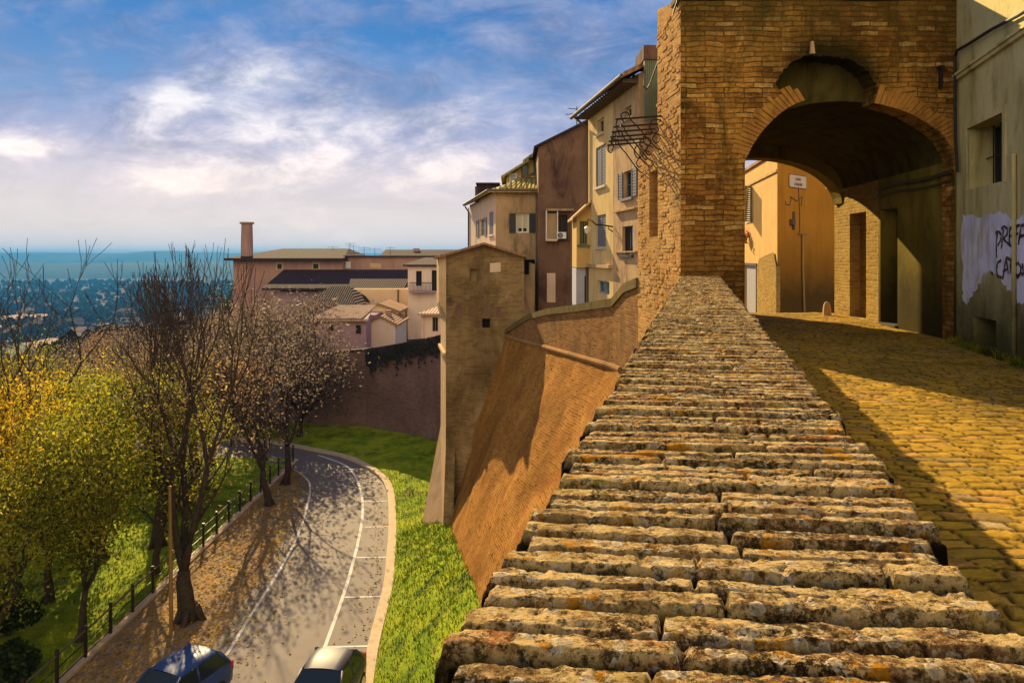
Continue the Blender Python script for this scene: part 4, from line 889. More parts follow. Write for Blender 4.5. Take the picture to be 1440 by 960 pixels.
def build_tower():
    g=thing('watch_tower','square old plastered tower with small arched openings standing on the rampart','tower',(-1.2,32,-10.5))
    D=30.0; X=lambda px,d=D:P(px,0,d).x; Z=lambda py,d=D:P(0,py,d).z
    # upper part, slightly wider
    fl=(-2.66,D); fr=(X(737),D); bl=(X(616,33.2),33.2); zE=Z(357); zP=Z(343); xp=X(681)
    ze=hole(fl,fr,661,670,378,396); holes=[ze]
    sl=hole(fl,fr,678,689,448,461); holes.append(sl); sp=hole(fl,fr,727,735,360,383)
    m=MB(); wall(m,fl,fr,-11.4,zE-.02,zE-.02,holes,.25)
    m.poly([(fl[0],D,zE-.02),(fr[0],D,zE-.02),(xp,D,zP)],[(0,0),(3,0),(1.5,.5)])
    back=(X(735),38.0); bl2=(bl[0],38.0)
    m.quad((fr[0],D,-11.4),(fr[0],38,-11.4),(fr[0],38,zE),(fr[0],D,zE),[(0,-11),(8,-11),(8,0),(0,0)]); bl=(-3.17,33.2); m.quad((fr[0],38,-11.4),(bl[0],38,-11.4),(bl[0],38,zE),(fr[0],38,zE),[(0,-11),(4,-11),(4,0),(0,0)]); m.quad((bl[0],38,-11.4),(bl[0],33.2,-11.4),(bl[0],33.2,zE),(bl[0],38,zE),[(0,-11),(5,-11),(5,0),(0,0)])
    obj('front_wall',m,C['tower_plaster'],g)
    s=MB(); f2=(-3.17,33.2)
    wall(s,f2,fl,-11.4,Z(440),Z(440)); zc=Z(437)
    bo=(-3.36,33.3); fo=(-2.93,29.93)
    s.add([(*bo,zE-.15),(*fo,zE-.05),(*fo,Z(424)),(*bo,Z(424)-.3),(fl[0]-.0,D-.01,Z(446)),(f2[0],f2[1],Z(446)-.3)],[(3,2,1,0),(5,4,2,3)],[(0,3),(3.4,3),(3.4,0),(0,0),(3.4,-.6),(0,-.6)])
    s.quad((*fo,Z(424)),(fl[0]+.02,29.93,Z(424)),(fl[0]+.02,29.93,zE-.05),(*fo,zE-.05),[(0,0),(.3,0),(.3,2),(0,2)])
    s.add([(*fo,Z(424)),(fl[0]+.02,29.93,Z(424)),(fl[0]+.02,D-.001,Z(446))],[(0,2,1)],[(0,0),(.3,0),(.3,-.6)])
    obj('side_wall',s,C['pale_stone'],g)
    # blind arches: flat shapes, recess shade put into their dark colour
    for px0,px1,py0,py1 in ((640,650,428,447),(659,668,428,446),(679,689,427,447),(697,704,430,446)):
        a=X(px0);b=X(px1);z0=Z(py1);z1=Z(py0); c=(a+b)/2; r=(b-a)/2; k=MB(); pts=[(a,D-.006,z0),(b,D-.006,z0)]+[(c+r*math.cos(math.pi*i/8),D-.006,z1-r+r*math.sin(math.pi*i/8)) for i in range(9)]; k.poly(pts); obj('blind_arch',k,C['dark_render'],g)
    for h in holes:
        a,b,c,e=h; k=MB(); k.quad(*[wp(fl,fr,q,z,-.24) for q,z in ((a,c),(b,c),(b,e),(a,e))]); obj('window',k,C['void'] if h is sl else C['brown_render'],g)
    k=MB(); k.lathe((X(633),D-.02,Z(418)),[(.0,0),(.16,0),(.16,.01)],10); rd=MB(); rd.tube([(X(633),D-.012,Z(424)),(X(633),D-.002,Z(424))],.17,14); obj('round_hole',rd,C['dark_render'],g)
    pt=MB(); pt.quad((X(689),D-.007,Z(383)),(X(704),D-.007,Z(382)),(X(704),D-.007,Z(369)),(X(689),D-.007,Z(370))); obj('plaster_patch',pt,C['pink_render'],g)
    r=MB(); ov=.32; xl=X(611); xr=X(741)
    r.slab([(xl,D-ov,zE-.12),(xp,D-ov,zP+.06),(xp,38,zP+.06),(xl-.3,38,zE-.12)],.09); r.slab([(xp,D-ov,zP+.06),(xr,D-ov,zE-.06),(xr,38,zE-.06),(xp,38,zP+.06)],.09); obj('roof',r,C['tile'],g)
    # battered foot
    b=MB(); zt=Z(630); zb=-11.2
    a_=(fl[0],D-.02,zt); b_=(f2[0],f2[1],zt+.2); a2=(X(622,28.9),28.9,zb); b2=(X(594,31.5),31.5,zb); r2=(X(640),28.9,zb); r1=(X(640),D-.02,zt)
    b.add([b_,a_,a2,b2],[(0,1,2,3)],[(0,0),(3,0),(3,-4),(0,-4)]); bf=MB(); bf.add([a_,r1,r2,a2],[(0,1,2,3)],[(0,0),(.4,0),(.4,-3),(0,-3)]); obj('buttress_face',bf,C['tower_plaster'],g); b.add([b_,b2,(b2[0],35,zb),(f2[0],35,zt)],[(0,1,2,3)],[(0,0),(0,-3),(3,-3),(3,0)])  # front face gets the darker plaster: its shade is put into the colour
    obj('buttress',b,C['pale_stone'],g)
    lg=MB(); obox(lg,f2,fl,0,3.3,Z(500),Z(500)+.12,0,.12); obj('stone_band',lg,C['pale_stone'],g)
    # the annexe to the right with a dark window
    x=MB(); A=(X(722,31.5),31.5); B=(X(752,31.5),31.5); wh=hole(A,B,733,744,365,386); wall(x,A,B,-8,Z(358,31.5),Z(372,31.5),[wh],.2); x.quad((B[0],31.5,-8),(B[0],35,-8),(B[0],35,Z(372,31.5)),(B[0],31.5,Z(372,31.5)))
    an=obj('annexe',x,C['brown_render'],g); k=MB(); a,b_,c,e=wh; k.quad(*[wp(A,B,q,z,-.19) for q,z in ((a,c),(b_,c),(b_,e),(a,e))]); obj('annexe_window',k,C['void'],an)

def build_orange():
    g=thing('orange_house','orange and cream corner house seen through the arched passage','house',(10.5,29,-2.3))
    A=(9.95,28.0); B=(14.2,31.9); m=MB(); wall(m,A,B,-3,4.0); obj('orange_wall',m,C['orange'],g)
    Q=(10.9,35.3); w=hole(Q,A,1050,1058,264,313); dr=hole(Q,A,1046,1064,373,455); dr=(dr[0],dr[1],-3,dr[3]); m=MB(); wall(m,Q,A,-3,4.0,4.0,[w,dr],.16); obj('cream_wall',m,C['cream'],g)
    wn=window(g,Q,A,w,C['white'],C['glass'],.16,bars=(1,1),sill=False)
    a,b,c,e=w; k=MB(); wd=.62     # near shutter standing half open
    p0=wp(Q,A,b+.02,c,.03); dv=(wdir(Q,A)[0]*.55+wdir(Q,A)[2]*.45).normalized()
    A3=(p0.x,p0.y); B3=(p0.x+dv.x*wd*1.5,p0.y+dv.y*wd*1.5); 
    for s0,s1 in ((0,.05),(wd*1.5-.05,wd*1.5),(wd*.72,wd*.78)): obox(k,A3,B3,s0,s1,c,e,0,.04)
    for i in range(17): z=c+(e-c)*i/17; obox(k,A3,B3,.05,wd*1.5-.05,z,z+(e-c)/17*.6,.005,.03)
    obj('shutter',k,C['shut_green'],wn)
    sw=MB()
    for i in range(17): z=c+(e-c)*i/17; obox(sw,Q,A,a,b,z,z+(e-c)/17*.55,.02,.05)
    obj('shutter',sw,C['pale_frame'],wn)
    a,b,c,e=dr; k=MB(); obox(k,Q,A,a,b,c,e,-.14,-.1); d=obj('door',k,C['grey_door'],g); k=MB(); obox(k,Q,A,b,b+.12,c,e+.1,0,.04); obox(k,Q,A,a,b,e,e+.1,0,.04); obj('door_frame',k,C['shut_dark'],d)
    s0=hit(Q,A,1066,400)[0]; k=MB(); L=wdir(Q,A)[1]; 
    k.add([wp(Q,A,s0,-3,.05),wp(Q,A,L+.03,-3,.05),wp(Q,A,L+.03,-.4,.05),wp(Q,A,L-.4,.15,.05),wp(Q,A,s0+.5,-.1,.05),wp(Q,A,s0,-.5,.05)],[(0,1,2,3,4,5)],[(0,-3),(3,-3),(3,-.3),(2.6,0),(1,0),(0,-.5)]); k.add([wp(Q,A,L+.03,-3,.05),wp(Q,A,L+.03,-3,-.1),wp(Q,A,L+.03,-.4,-.1),wp(Q,A,L+.03,-.4,.05)],[(0,1,2,3)],[(0,-3),(.2,-3),(.2,0),(0,0)]); obj('bare_brick',k,C['rough_brick'],g)
    l=MB(); obox(l,Q,A,0,L+.06,3.15,3.25,0,.06); obj('ledge',l,C['tan'],g)
    rf=MB(); rf.slab([(Q[0]-.1,Q[1],4.0),(A[0]-.1,A[1]-.1,4.0),(B[0],B[1],4.0),(13.5,35.5,4.6)],.12); obj('roof',rf,C['tile'],g)
    pp=lambda px,py,n: wp(A,B,*hit(A,B,px,py)[:2],n)
    t=MB(); t.tube([pp(1129,438,.06),pp(1127,380,.06),pp(1127,329,.06)],.045,8); t.tube([pp(1121,329,.06),pp(1132,329,.06)],.03,6); tag(obj('drainpipe',t,C['copper']),'copper coloured drainpipe on the shaded orange wall','pipe')
    wr=MB(); wr.tube([pp(1124,329,.02),pp(1124,300,.02),pp(1122,262,.02)],.012,5); tag(obj('wall_wire',wr,C['cable']),'thin wire above the pipe on the orange wall','cable')
    # street sign
    sg=thing('street_sign','small rounded cream street name plate on the orange wall','sign',pp(1121,256,.03))
    s0,z0,_=hit(A,B,1109.5,262.5); s1,z1,_=hit(A,B,1133,249.0); bd=MB(); r=.06
    def plate(mb,a,b,c,e,n0,n1,r):
        pts=[]
        for cx_,cz_,a0 in ((b-r,e-r,0),(a+r,e-r,90),(a+r,c+r,180),(b-r,c+r,270)):
            for k in range(5): t=R(a0+22.5*k); pts.append((cx_+r*math.cos(t),cz_+r*math.sin(t)))
        f=[wp(A,B,s,z,n1) for s,z in pts]; bk=[wp(A,B,s,z,n0) for s,z in pts]; n=len(pts)
        mb.add(f+bk,[tuple(range(n))]+[(i,n+i,n+(i+1)%n,(i+1)%n) for i in range(n)])
    plate(bd,s0-.03,s1+.03,z0-.03,z1+.03,0,.02,r+.02); obj('border',bd,C['sign_txt'],sg)
    bd=MB(); plate(bd,s0,s1,z0,z1,.019,.026,r); obj('plate',bd,C['sign'],sg)
    d,_,n=wdir(A,B)
    for txt,zz,sz in (('CORSO',z0+(z1-z0)*.60,.135),('CASALINI',z0+(z1-z0)*.17,.15)):
        cu=bpy.data.curves.new('lettering','FONT'); cu.body=txt; cu.size=sz; cu.align_x='CENTER'; cu.extrude=.002; cu.offset=.004
        tmp=bpy.data.objects.new('t',cu); COL.objects.link(tmp); me=bpy.data.meshes.new_from_object(tmp.evaluated_get(bpy.context.evaluated_depsgraph_get())); bpy.data.objects.remove(tmp)
        o=wp(A,B,(s0+s1)/2,zz,.031); up=Vector((0,0,1))
        for v in me.vertices: c=v.co.copy(); v.co=o+d*c.x+up*c.y+n*c.z
        link('lettering',me,C['sign_txt'],sg)
    # small scrawl under the plate
    k=MB(); st=[[(1104,283),(1105,288),(1110,288),(1112,280),(1111,277)],[(1112,277),(1120,283),(1128,276)],[(1128,276),(1126,290)]]
    for q in st: k.tube([pp(x,y,.012) for x,y in q],.02,4)
    obj('scrawl',k,C['eave'],g)
    bx=MB(); a=pp(1113,306,.0); 
    s_,z_,_=hit(A,B,1112,312); obox(bx,A,B,s_-.12,s_+.1,z_-.12,z_+.1,0,.15); obox(bx,A,B,s_+.12,s_+.2,z_-.3,z_+.4,0,.08); tag(obj('meter_box',bx,C['eave']),'small dark meter box with conduit on the orange wall','meter')
    # geraniums on the sill
    fp=thing('flower_pot','terracotta pot of pink geraniums under the cream wall window','flower pot',wp(Q,A,hit(Q,A,1053,340)[0],hit(Q,A,1053,342)[1],.22))
    c0=fp.location.copy(); k=MB(); k.lathe(c0,[(.12,0),(.17,.28),(.18,.30),(.12,.30)],12); obj('pot',k,C['terracotta'],fp)
    rg=random.Random(11); fl=MB(); lv=MB()
    for i in range(260):
        v=Vector((rg.gauss(0,.2),rg.gauss(0,.2),.38+rg.gauss(0,.11))); 
        mb=fl if v.z>.40 else lv; s=.05; a=rg.uniform(0,6.3); u=Vector((math.cos(a),math.sin(a),rg.uniform(-.6,.6)))*s; w=Vector((-math.sin(a),math.cos(a),rg.uniform(-.6,.6)))*s; c=c0+v; mb.quad(c-u,c-w,c+u,c+w)
    obj('blossom',fl,C['flower'],fp); obj('leaves',lv,C['flower_leaf'],fp)
    hk=MB(); hk.tube([c0+Vector((0,0,.02)),c0+Vector((.25,.06,.0))],.02,5); obj('holder',hk,C['iron'],fp)

def build_rack():
    g=thing('iron_rack','black wrought iron rack of rods and scrolls jutting from the brick side wall','rack',(2.6,13.8,2.4))
    side=lambda D:2.71-.08*(D-12); rods=MB()
    spec=[(865,168,13.1),(862,179,13.35),(860,186,13.6),(858,193,13.85),(856,199,14.1),(854,204.5,14.35)]
    ends=[]
    for px,py,D in spec:
        p=P(px,py,D); q=Vector((side(D)+.03,D,p.z+.06)); rods.tube([p,q],.017,6); ends.append((p,q))
    obj('rods',rods,C['iron'],g)
    def curl(mb,path,r=.012): 
        q=[Vector(p) for p in path]; out=[]
        for i in range(len(q)-1):
            p0,p1,p2,p3=q[max(i-1,0)],q[i],q[i+1],q[min(i+2,len(q)-1)]
            for k in range(6):
                t=k/6; out.append(.5*((2*p1)+(p2-p0)*t+(2*p0-5*p1+4*p2-p3)*t*t+(3*p1-p0-3*p2+p3)*t**3))
        out.append(q[-1]); mb.tube(out,r,5)
    for i in (0,2,3,5):
        p,q=ends[i]; D=p.y; m=MB(); L=q.x-p.x
        pt=lambda u,w:(p.x+L*u,D+.01*w,p.z-w)
        curl(m,[pt(.18,.05),pt(.12,-.08),pt(.25,-.12),pt(.34,.02),pt(.5,.16),pt(.7,.36),pt(.86,.5),pt(.98,.55),pt(.9,.62)])
        curl(m,[pt(.95,.02),pt(.8,.0),pt(.72,.12),pt(.8,.24),pt(.9,.2),pt(.88,.12)]); curl(m,[pt(.95,.28),pt(.85,.25),pt(.78,.34),pt(.85,.42),pt(.92,.38)])
        curl(m,[pt(.05,.0),pt(.02,.1),pt(.1,.14),pt(.14,.06)])
        obj('scroll',m,C['iron'],g)
    t=MB(); t.tube([P(955,-6,11.9),P(949,12,12.3),P(938,52,12.9),P(926,85,14),P(914,118,16),P(909,126,16.5),P(905,121,16.5),P(907,100,17)],.014,5); t.tube([P(961,-8,11.9),P(952,12,12.2)],.014,5)
    tag(obj('hanging_cable',t,C['cable']),'slack cable looping down past the gatehouse corner','cable')

# ---------------------------------------------------------------- hillside houses across the bend
def pbox(name,mb_mat,parent,px0,px1,py0,py1,D,dep):
    m=MB(); a=P(px0,py1,D); b=P(px1,py0,D); m.box(a.x,b.x,D,D+dep,a.z,b.z); return obj(name,m,mb_mat,parent)
def front(name,mat,parent,px0,px1,py0,py1,D,n=.02):
    m=MB(); a=P(px0,py1,D-n); b=P(px1,py0,D-n); m.box(a.x,b.x,D-n,D+.05,a.z,b.z); return obj(name,m,mat,parent)
def build_far_houses():
    D=78.0; g=thing('long_brick_building','long low brick building with hipped roof and a tall round chimney','building',(-22,80,-11)); X=lambda px,d=D:P(px,0,d).x; Z=lambda py,d=D:P(0,py,d).z
    m=MB(); m.box(X(328),X(482),D,D+14,-13,Z(362)); obj('wall',m,C['far_brick'],g)
    r=MB(); x0,x1=X(320),X(486); xa,xb=X(369),X(470); z0,z1=Z(363),Z(348.5); y0,y1=D-1,D+15; ym=D+7
    r.quad((x0,y0,z0),(x1,y0,z0),(xb,ym,z1),(xa,ym,z1)); r.add([(x0,y1,z0),(x0,y0,z0),(xa,ym,z1)],[(0,1,2)]); r.add([(x1,y0,z0),(x1,y1,z0),(xb,ym,z1)],[(0,1,2)]); r.quad((x1,y1,z0),(x0,y1,z0),(xa,ym,z1),(xb,ym,z1)); r.box(x0,x1,y0,y1,z0-.25,z0-.003)
    rf=obj('roof',r,C['tile_dark'],g)
    c=MB(); c.lathe((X(342.5),D+1,Z(362)),[(.62,0),(.60,2),(.56,3.45),(.56,3.5),(.72,3.55),(.74,3.72),(.6,3.74)],16); obj('chimney',c,C['far_brick'],rf)
    m=MB(); m.box(X(482.2),X(640),D+1,D+9,-13,Z(361)); obj('rear_wing',m,C['far_brick'],g)
    m=MB(); m.box(X(480),X(642),D+.6,D+9.4,Z(361)+.003,Z(359.5)); obj('flat_roof',m,C['tile_dark'],rf)
    for px,w in ((393,10),(444,11)):
        f=front('window',C['pale_stone'],g,px-w/2,px+w/2,369,379,D); front('pane',C['glass'],f,px-w/2+2,px+w/2-2,371,378,D,.05)
    f=front('skylight',C['white'],g,486,493,368,377,D+1,.03)
    f=front('sign_panel',C['pale_stone'],g,520,536,370,377,D+1,.03)
    # lean-to dark roof
    m=MB(); a=X(378,D-5); b=X(573,D-5); m.slab([(a,D-7,Z(405,D-7)),(b,D-7,Z(405,D-7)),(b,D-.05,Z(379)),(a,D-.05,Z(379))],.2); obj('lean_to_roof',m,C['tile_dark'],g)
    m=MB(); m.box(X(385,D-6),X(500,D-6),D-6,D-.1,-13,Z(404.5,D-6)-.35); obj('lower_wall',m,C['far_mauve'],g)
    # second roof behind
    g2=thing('gabled_far_house','red roofed house behind the right end of the long brick building','house',(-9,93,-11)); d=92.0
    m=MB(); gable_box(m,X(538,d),X(648,d),d,d+9,-13,Z(361,d),Z(352,d),'x'); obj('wall',m,C['far_mauve'],g2)
    m=MB(); gable_roof(m,X(538,d),X(648,d),d,d+9,Z(361,d),Z(352,d),'x',.4); obj('roof',m,C['tile_dark'],g2)
    m=MB(); p=P(585,352,d+3); m.box(p.x-.35,p.x+.35,d+3,d+3.7,p.z-.8,p.z+.25); obj('chimney',m,C['far_brick'],g2)
    for i,(px,h) in enumerate(((468,346),(492,341),(497,345),(512,347),(527,349),(549,347))): antenna(px,h,361,D+6,'thin aerial on the long brick building roof','aerials on the far roofs',2 if i%2 else 1,.8)
    # cream house
    d=70.0; g=thing('cream_house','plain cream walled house below the dark lean-to roof','house',(-12,72,-10))
    m=MB(); m.box(X(496,d),X(573.5,d),d,d+6,-13,Z(406,d)); obj('wall',m,C['far_cream'],g)
    for px in (514,528,543,557): front('window',C['far_white'],g,px-3,px+3,418,430,d)
    dp=MB(); dp.tube([(X(560,d),d-.1,Z(407,d)),(X(560,d),d-.1,Z(480,d))],.07,6); obj('drainpipe',dp,C['eave'],g)
    # balcony house
    d=66.0; g=thing('balcony_house','tall pale house with a balcony and dark shutters left of the tower','house',(-8,68,-10))
    A=(X(573.5,d),d); B=(X(640,d),d); m=MB(); ws=[hole(A,B,585,593,381,402),hole(A,B,607,615,380,409)]; wall(m,A,B,-13,Z(372,d),None,ws,.2); m.quad((A[0],d+8,-13),(A[0],d,-13),(A[0],d,Z(372,d)),(A[0],d+8,Z(372,d))); obj('wall',m,C['far_white'],g)
    for w in ws: window(g,A,B,w,C['shut_dark'],C['void'],.2,bars=(1,0),sill=False)
    m=MB(); m.slab([(A[0]-.4,d-.4,Z(372,d)),(B[0]+.3,d-.4,Z(372,d)),(B[0]+.3,d+5,Z(362,d+5)),(A[0]+.9,d+5,Z(362,d+5))],.15); obj('roof',m,C['tile_dark'],g)
    bl=pbox('balcony',C['far_mauve'],g,575,612,409,411.5,d-.9,.88); rl=MB()
    for i in range(20): x=X(576,d-.9)+i*(X(611,d-.9)-X(576,d-.9))/19; rl.tube([(x,d-.85,Z(409,d)),(x,d-.85,Z(397,d))],.02,4)
    rl.tube([(X(576,d-.9),d-.85,Z(397,d)),(X(611,d-.9),d-.85,Z(397,d))],.03,5); obj('railing',rl,C['iron'],bl)
    # white gabled houses
    d=57.0; g=thing('white_gabled_house','small white gabled house in front of the cream house','house',(-10,59,-8))
    m=MB(); gable_box(m,X(515.5,d),X(556,d),d,d+6,-10,Z(456,d),Z(446,d)); obj('wall',m,C['far_white'],g)
    m=MB(); gable_roof(m,X(515.5,d),X(556,d),d,d+6,Z(456,d),Z(446,d),'y',.22,.12); rf=obj('roof',m,C['tile'],g)
    m=MB(); p=P(545,436,d+2); m.box(p.x-.2,p.x+.25,d+2,d+2.5,p.z-1,p.z); obj('chimney',m,C['far_brick'],rf)
    d=62.0; g=thing('gabled_house','cream gabled house with brown verges behind the small white house','house',(-10,64,-8))
    m=MB(); gable_box(m,X(505,d),X(560,d),d,d+5,-12,Z(438,d),Z(428,d)); obj('wall',m,C['far_cream'],g)
    m=MB(); gable_roof(m,X(505,d),X(560,d),d,d+5,Z(438,d),Z(428,d),'y',.25,.14); obj('roof',m,C['tile'],g)
    d=55.0; g=thing('mauve_house','dusky mauve walled house with a pale tiled roof beside the trees','house',(-13,57,-9))
    A=(X(446,d),d); B=(X(515,d),d); m=MB(); m.box(A[0],B[0],d,d+7,-12,Z(448,d)); obj('wall',m,C['far_mauve'],g)
    for px in (466,504): f=front('window',C['far_brick'],g,px-5,px+5,455,470,d); front('pane',C['glass'],f,px-3.5,px+3.5,457,469,d,.04)
    m=MB(); m.slab([(A[0]-.4,d-.4,Z(449,d-.4)),(B[0]+.2,d-.4,Z(449,d-.4)),(B[0]-.3,d+4.5,Z(430,d+4)),(A[0]+1,d+4.5,Z(430,d+4))],.15); rf=obj('roof',m,C['tile_pale'],g)
    m=MB()
    for i in range(30): x=A[0]-.3+i*.125; m.tube([(x,d-.45,Z(448,d-.45)),(x+.5*(1-i/30)*1.5+.2,d+4.3,Z(429.5,d+4))],.05,5)
    obj('roof_tile_row',m,C['tile_pale'],rf)
    d=64.0; g=thing('hipped_house','low house with a mossy hipped roof above the mauve house','house',(-15,66,-8))
    m=MB(); m.box(X(430,d),X(497,d),d,d+7,-12,Z(428,d)); obj('wall',m,C['far_mauve'],g)
    m=MB(); x0,x1,z0,z1=X(426,d),X(502,d),Z(430,d),Z(405,d); xa,xb=X(450,d),X(480,d)
    m.quad((x0,d-.4,z0),(x1,d-.4,z0),(xb,d+3.5,z1),(xa,d+3.5,z1)); m.add([(x1,d-.4,z0),(x1,d+7.4,z0),(xb,d+3.5,z1)],[(0,1,2)]); m.add([(x0,d+7.4,z0),(x0,d-.4,z0),(xa,d+3.5,z1)],[(0,1,2)]); m.quad((x1,d+7.4,z0),(x0,d+7.4,z0),(xa,d+3.5,z1),(xb,d+3.5,z1)); obj('roof',m,C['tile_dark'],g)
    d=50.0; g=thing('little_tiled_house','little tile roofed house squeezed between balcony house and tower','house',(-5,51,-8))
    A=(X(592,d),d); B=(X(640,d),d); w=hole(A,B,608,616,446,466); m=MB(); wall(m,A,B,-10,Z(440,d),None,[w],.15); m.quad((A[0],d+4,-10),(A[0],d,-10),(A[0],d,Z(440,d)),(A[0],d+4,Z(440,d))); obj('wall',m,C['far_white'],g)
    window(g,A,B,w,C['shut_grey'],C['glass'],.15,bars=(1,0),sill=False)
    m=MB(); m.slab([(X(587,d-.4),d-.5,Z(440,d)),(X(642,d),d-.5,Z(440,d)),(X(645,d),d+4,Z(430,d+3)),(X(612,d),d+4,Z(430,d+3))],.12); rf=obj('roof',m,C['tile_pale'],g)
    dp=MB(); dp.tube([(X(595,d),d-.1,Z(441,d)),(X(595,d),d-.1,Z(480,d))],.05,6); obj('drainpipe',dp,C['far_white'],g)
    # town wall in shade round the bend
    g=thing('town_wall','long dark shaded town wall curving behind the road bend','wall',(-7,49,-11))
    m=MB(); pts=[((-26,56),-8.0),((-19,52.5),-7.2),((-13.5,50.5),-6.7),((P(515,0,49.5).x,49.5),P(0,493,49.5).z),((P(570,0,47.5).x,47.5),P(0,484,47.5).z),((P(624,0,45.5).x,45.5),P(0,475,45.5).z),((-2.3,44),-4.5)]
    u=0
    for (p,z),(q,w) in zip(pts,pts[1:]):
        wall(m,p,q,-12.5,z,w,u0=u); u+=(Vector(q)-Vector(p)).length
        d,L,n=wdir(p,q); m.quad(wp(p,q,0,z),wp(p,q,L,w),wp(p,q,L,w,-1),wp(p,q,0,z,-1),[(0,0),(L,0),(L,1),(0,1)])
        m.quad(wp(p,q,L,-12.5,-1),wp(p,q,0,-12.5,-1),wp(p,q,0,z,-1),wp(p,q,L,w,-1),[(0,0),(L,0),(L,5),(0,5)])
    obj('wall',m,C['ret_wall'],g)
    cp=MB()
    for (p,z),(q,w) in list(zip(pts,pts[1:])):
        L=wdir(p,q)[1]; cp.hexa([wp(p,q,0,z+.003,.06),wp(p,q,L,w+.003,.06),wp(p,q,L,w+.003,-1.05),wp(p,q,0,z+.003,-1.05),wp(p,q,0,z+.12,.06),wp(p,q,L,w+.12,.06),wp(p,q,L,w+.12,-1.05),wp(p,q,0,z+.12,-1.05)])
    obj('coping',cp,C['tile_dark'],g)
    iv=MB(); rg=random.Random(5)
    for i in range(1500):
        t=rg.random(); a=Vector((P(515,0,49.4).x,49.4)); b=Vector((P(622,0,45.4).x,45.4)); c=a.lerp(b,t); z=-6.3+1.5*t-abs(rg.gauss(0,.55))*(.5+.6*abs(math.sin(t*19))); s=.09
        iv.quad((c.x-s,c.y-.1,z),(c.x,c.y-.18,z-s),(c.x+s,c.y-.1,z),(c.x,c.y-.05,z+s))
    pl=obj('creeper',iv,C['lf_creep']); tag(pl,'dark creeper hanging down the shaded town wall','creeper')
    # terrace ground behind it
    t=MB(); t.slab([(-30,57,-9),(-19,53.6,-8),(-9,50.6,-7.2),(-2,45.2,-6.5),(3,44,-6.5),(3,100,-6.5),(-32,100,-9)],.4); struct(obj('hillside_terrace_ground',t,C['land']))
# ---------------------------------------------------------------- lower road, banks, valley
GZ=-11.5
def interp(tab,D):
    xs=[t[0] for t in tab]; return np.interp(D,xs,[t[1] for t in tab])
KERB=[(5,-1.9),(14,-3.1),(20.8,-3.96),(25.7,-4.28),(28.5,-4.62),(31.8,-5.09),(36.6,-6.0),(39.6,-7.2),(42.4,-9.3),(44,-11.5),(46,-15),(47.5,-19),(48.5,-24)]
LINE_R=[(8,-4.9),(16,-5.25),(22.8,-5.55),(28.1,-5.97),(33.5,-6.7),(37.7,-7.75),(40.9,-9.1),(43.1,-11.2)]
LINE_L=[(8,-7.9),(20.5,-8.2),(23.7,-8.35),(28.1,-8.56),(32,-9.0),(36.6,-9.9),(38.7,-10.7),(40.5,-12.0)]
def smooth_tab(tab,n=80):
    """Catmull-Rom through plan points -> list of (x,y)"""
    q=[Vector((x,y)) for y,x in tab]; out=[]
    for i in range(len(q)-1):
        p0,p1,p2,p3=q[max(i-1,0)],q[i],q[i+1],q[min(i+2,len(q)-1)]
        for k in range(10):
            t=k/10; out.append(.5*((2*p1)+(p2-p0)*t+(2*p0-5*p1+4*p2-p3)*t*t+(3*p1-p0-3*p2+p3)*t**3))
    out.append(q[-1]); return out
def ribbon(mb,path,w,z,off=0):
    n=len(path); L=[]
    for i,p in enumerate(path):
        d=(path[min(i+1,n-1)]-path[max(i-1,0)]).normalized(); s=Vector((-d.y,d.x)); L.append((p+s*(off+w/2),p+s*(off-w/2)))
    for (a,b),(c,d) in zip(L,L[1:]): mb.quad((b.x,b.y,z),(d.x,d.y,z),(c.x,c.y,z),(a.x,a.y,z))
def terrain(X,Y):
    r=np.maximum(np.maximum(-X-22,Y-70)*1.0,0); r2=np.maximum(r,0)
    z=GZ-.03-58*sstep(0,170,r2)-25*sstep(230,1500,r2)
    z=z+(fbm(X*.02,Y*.02,4,3)-.5)*8*sstep(20,150,r2)
    z=np.where((X>3),np.minimum(z,GZ-.03),z)
    return z
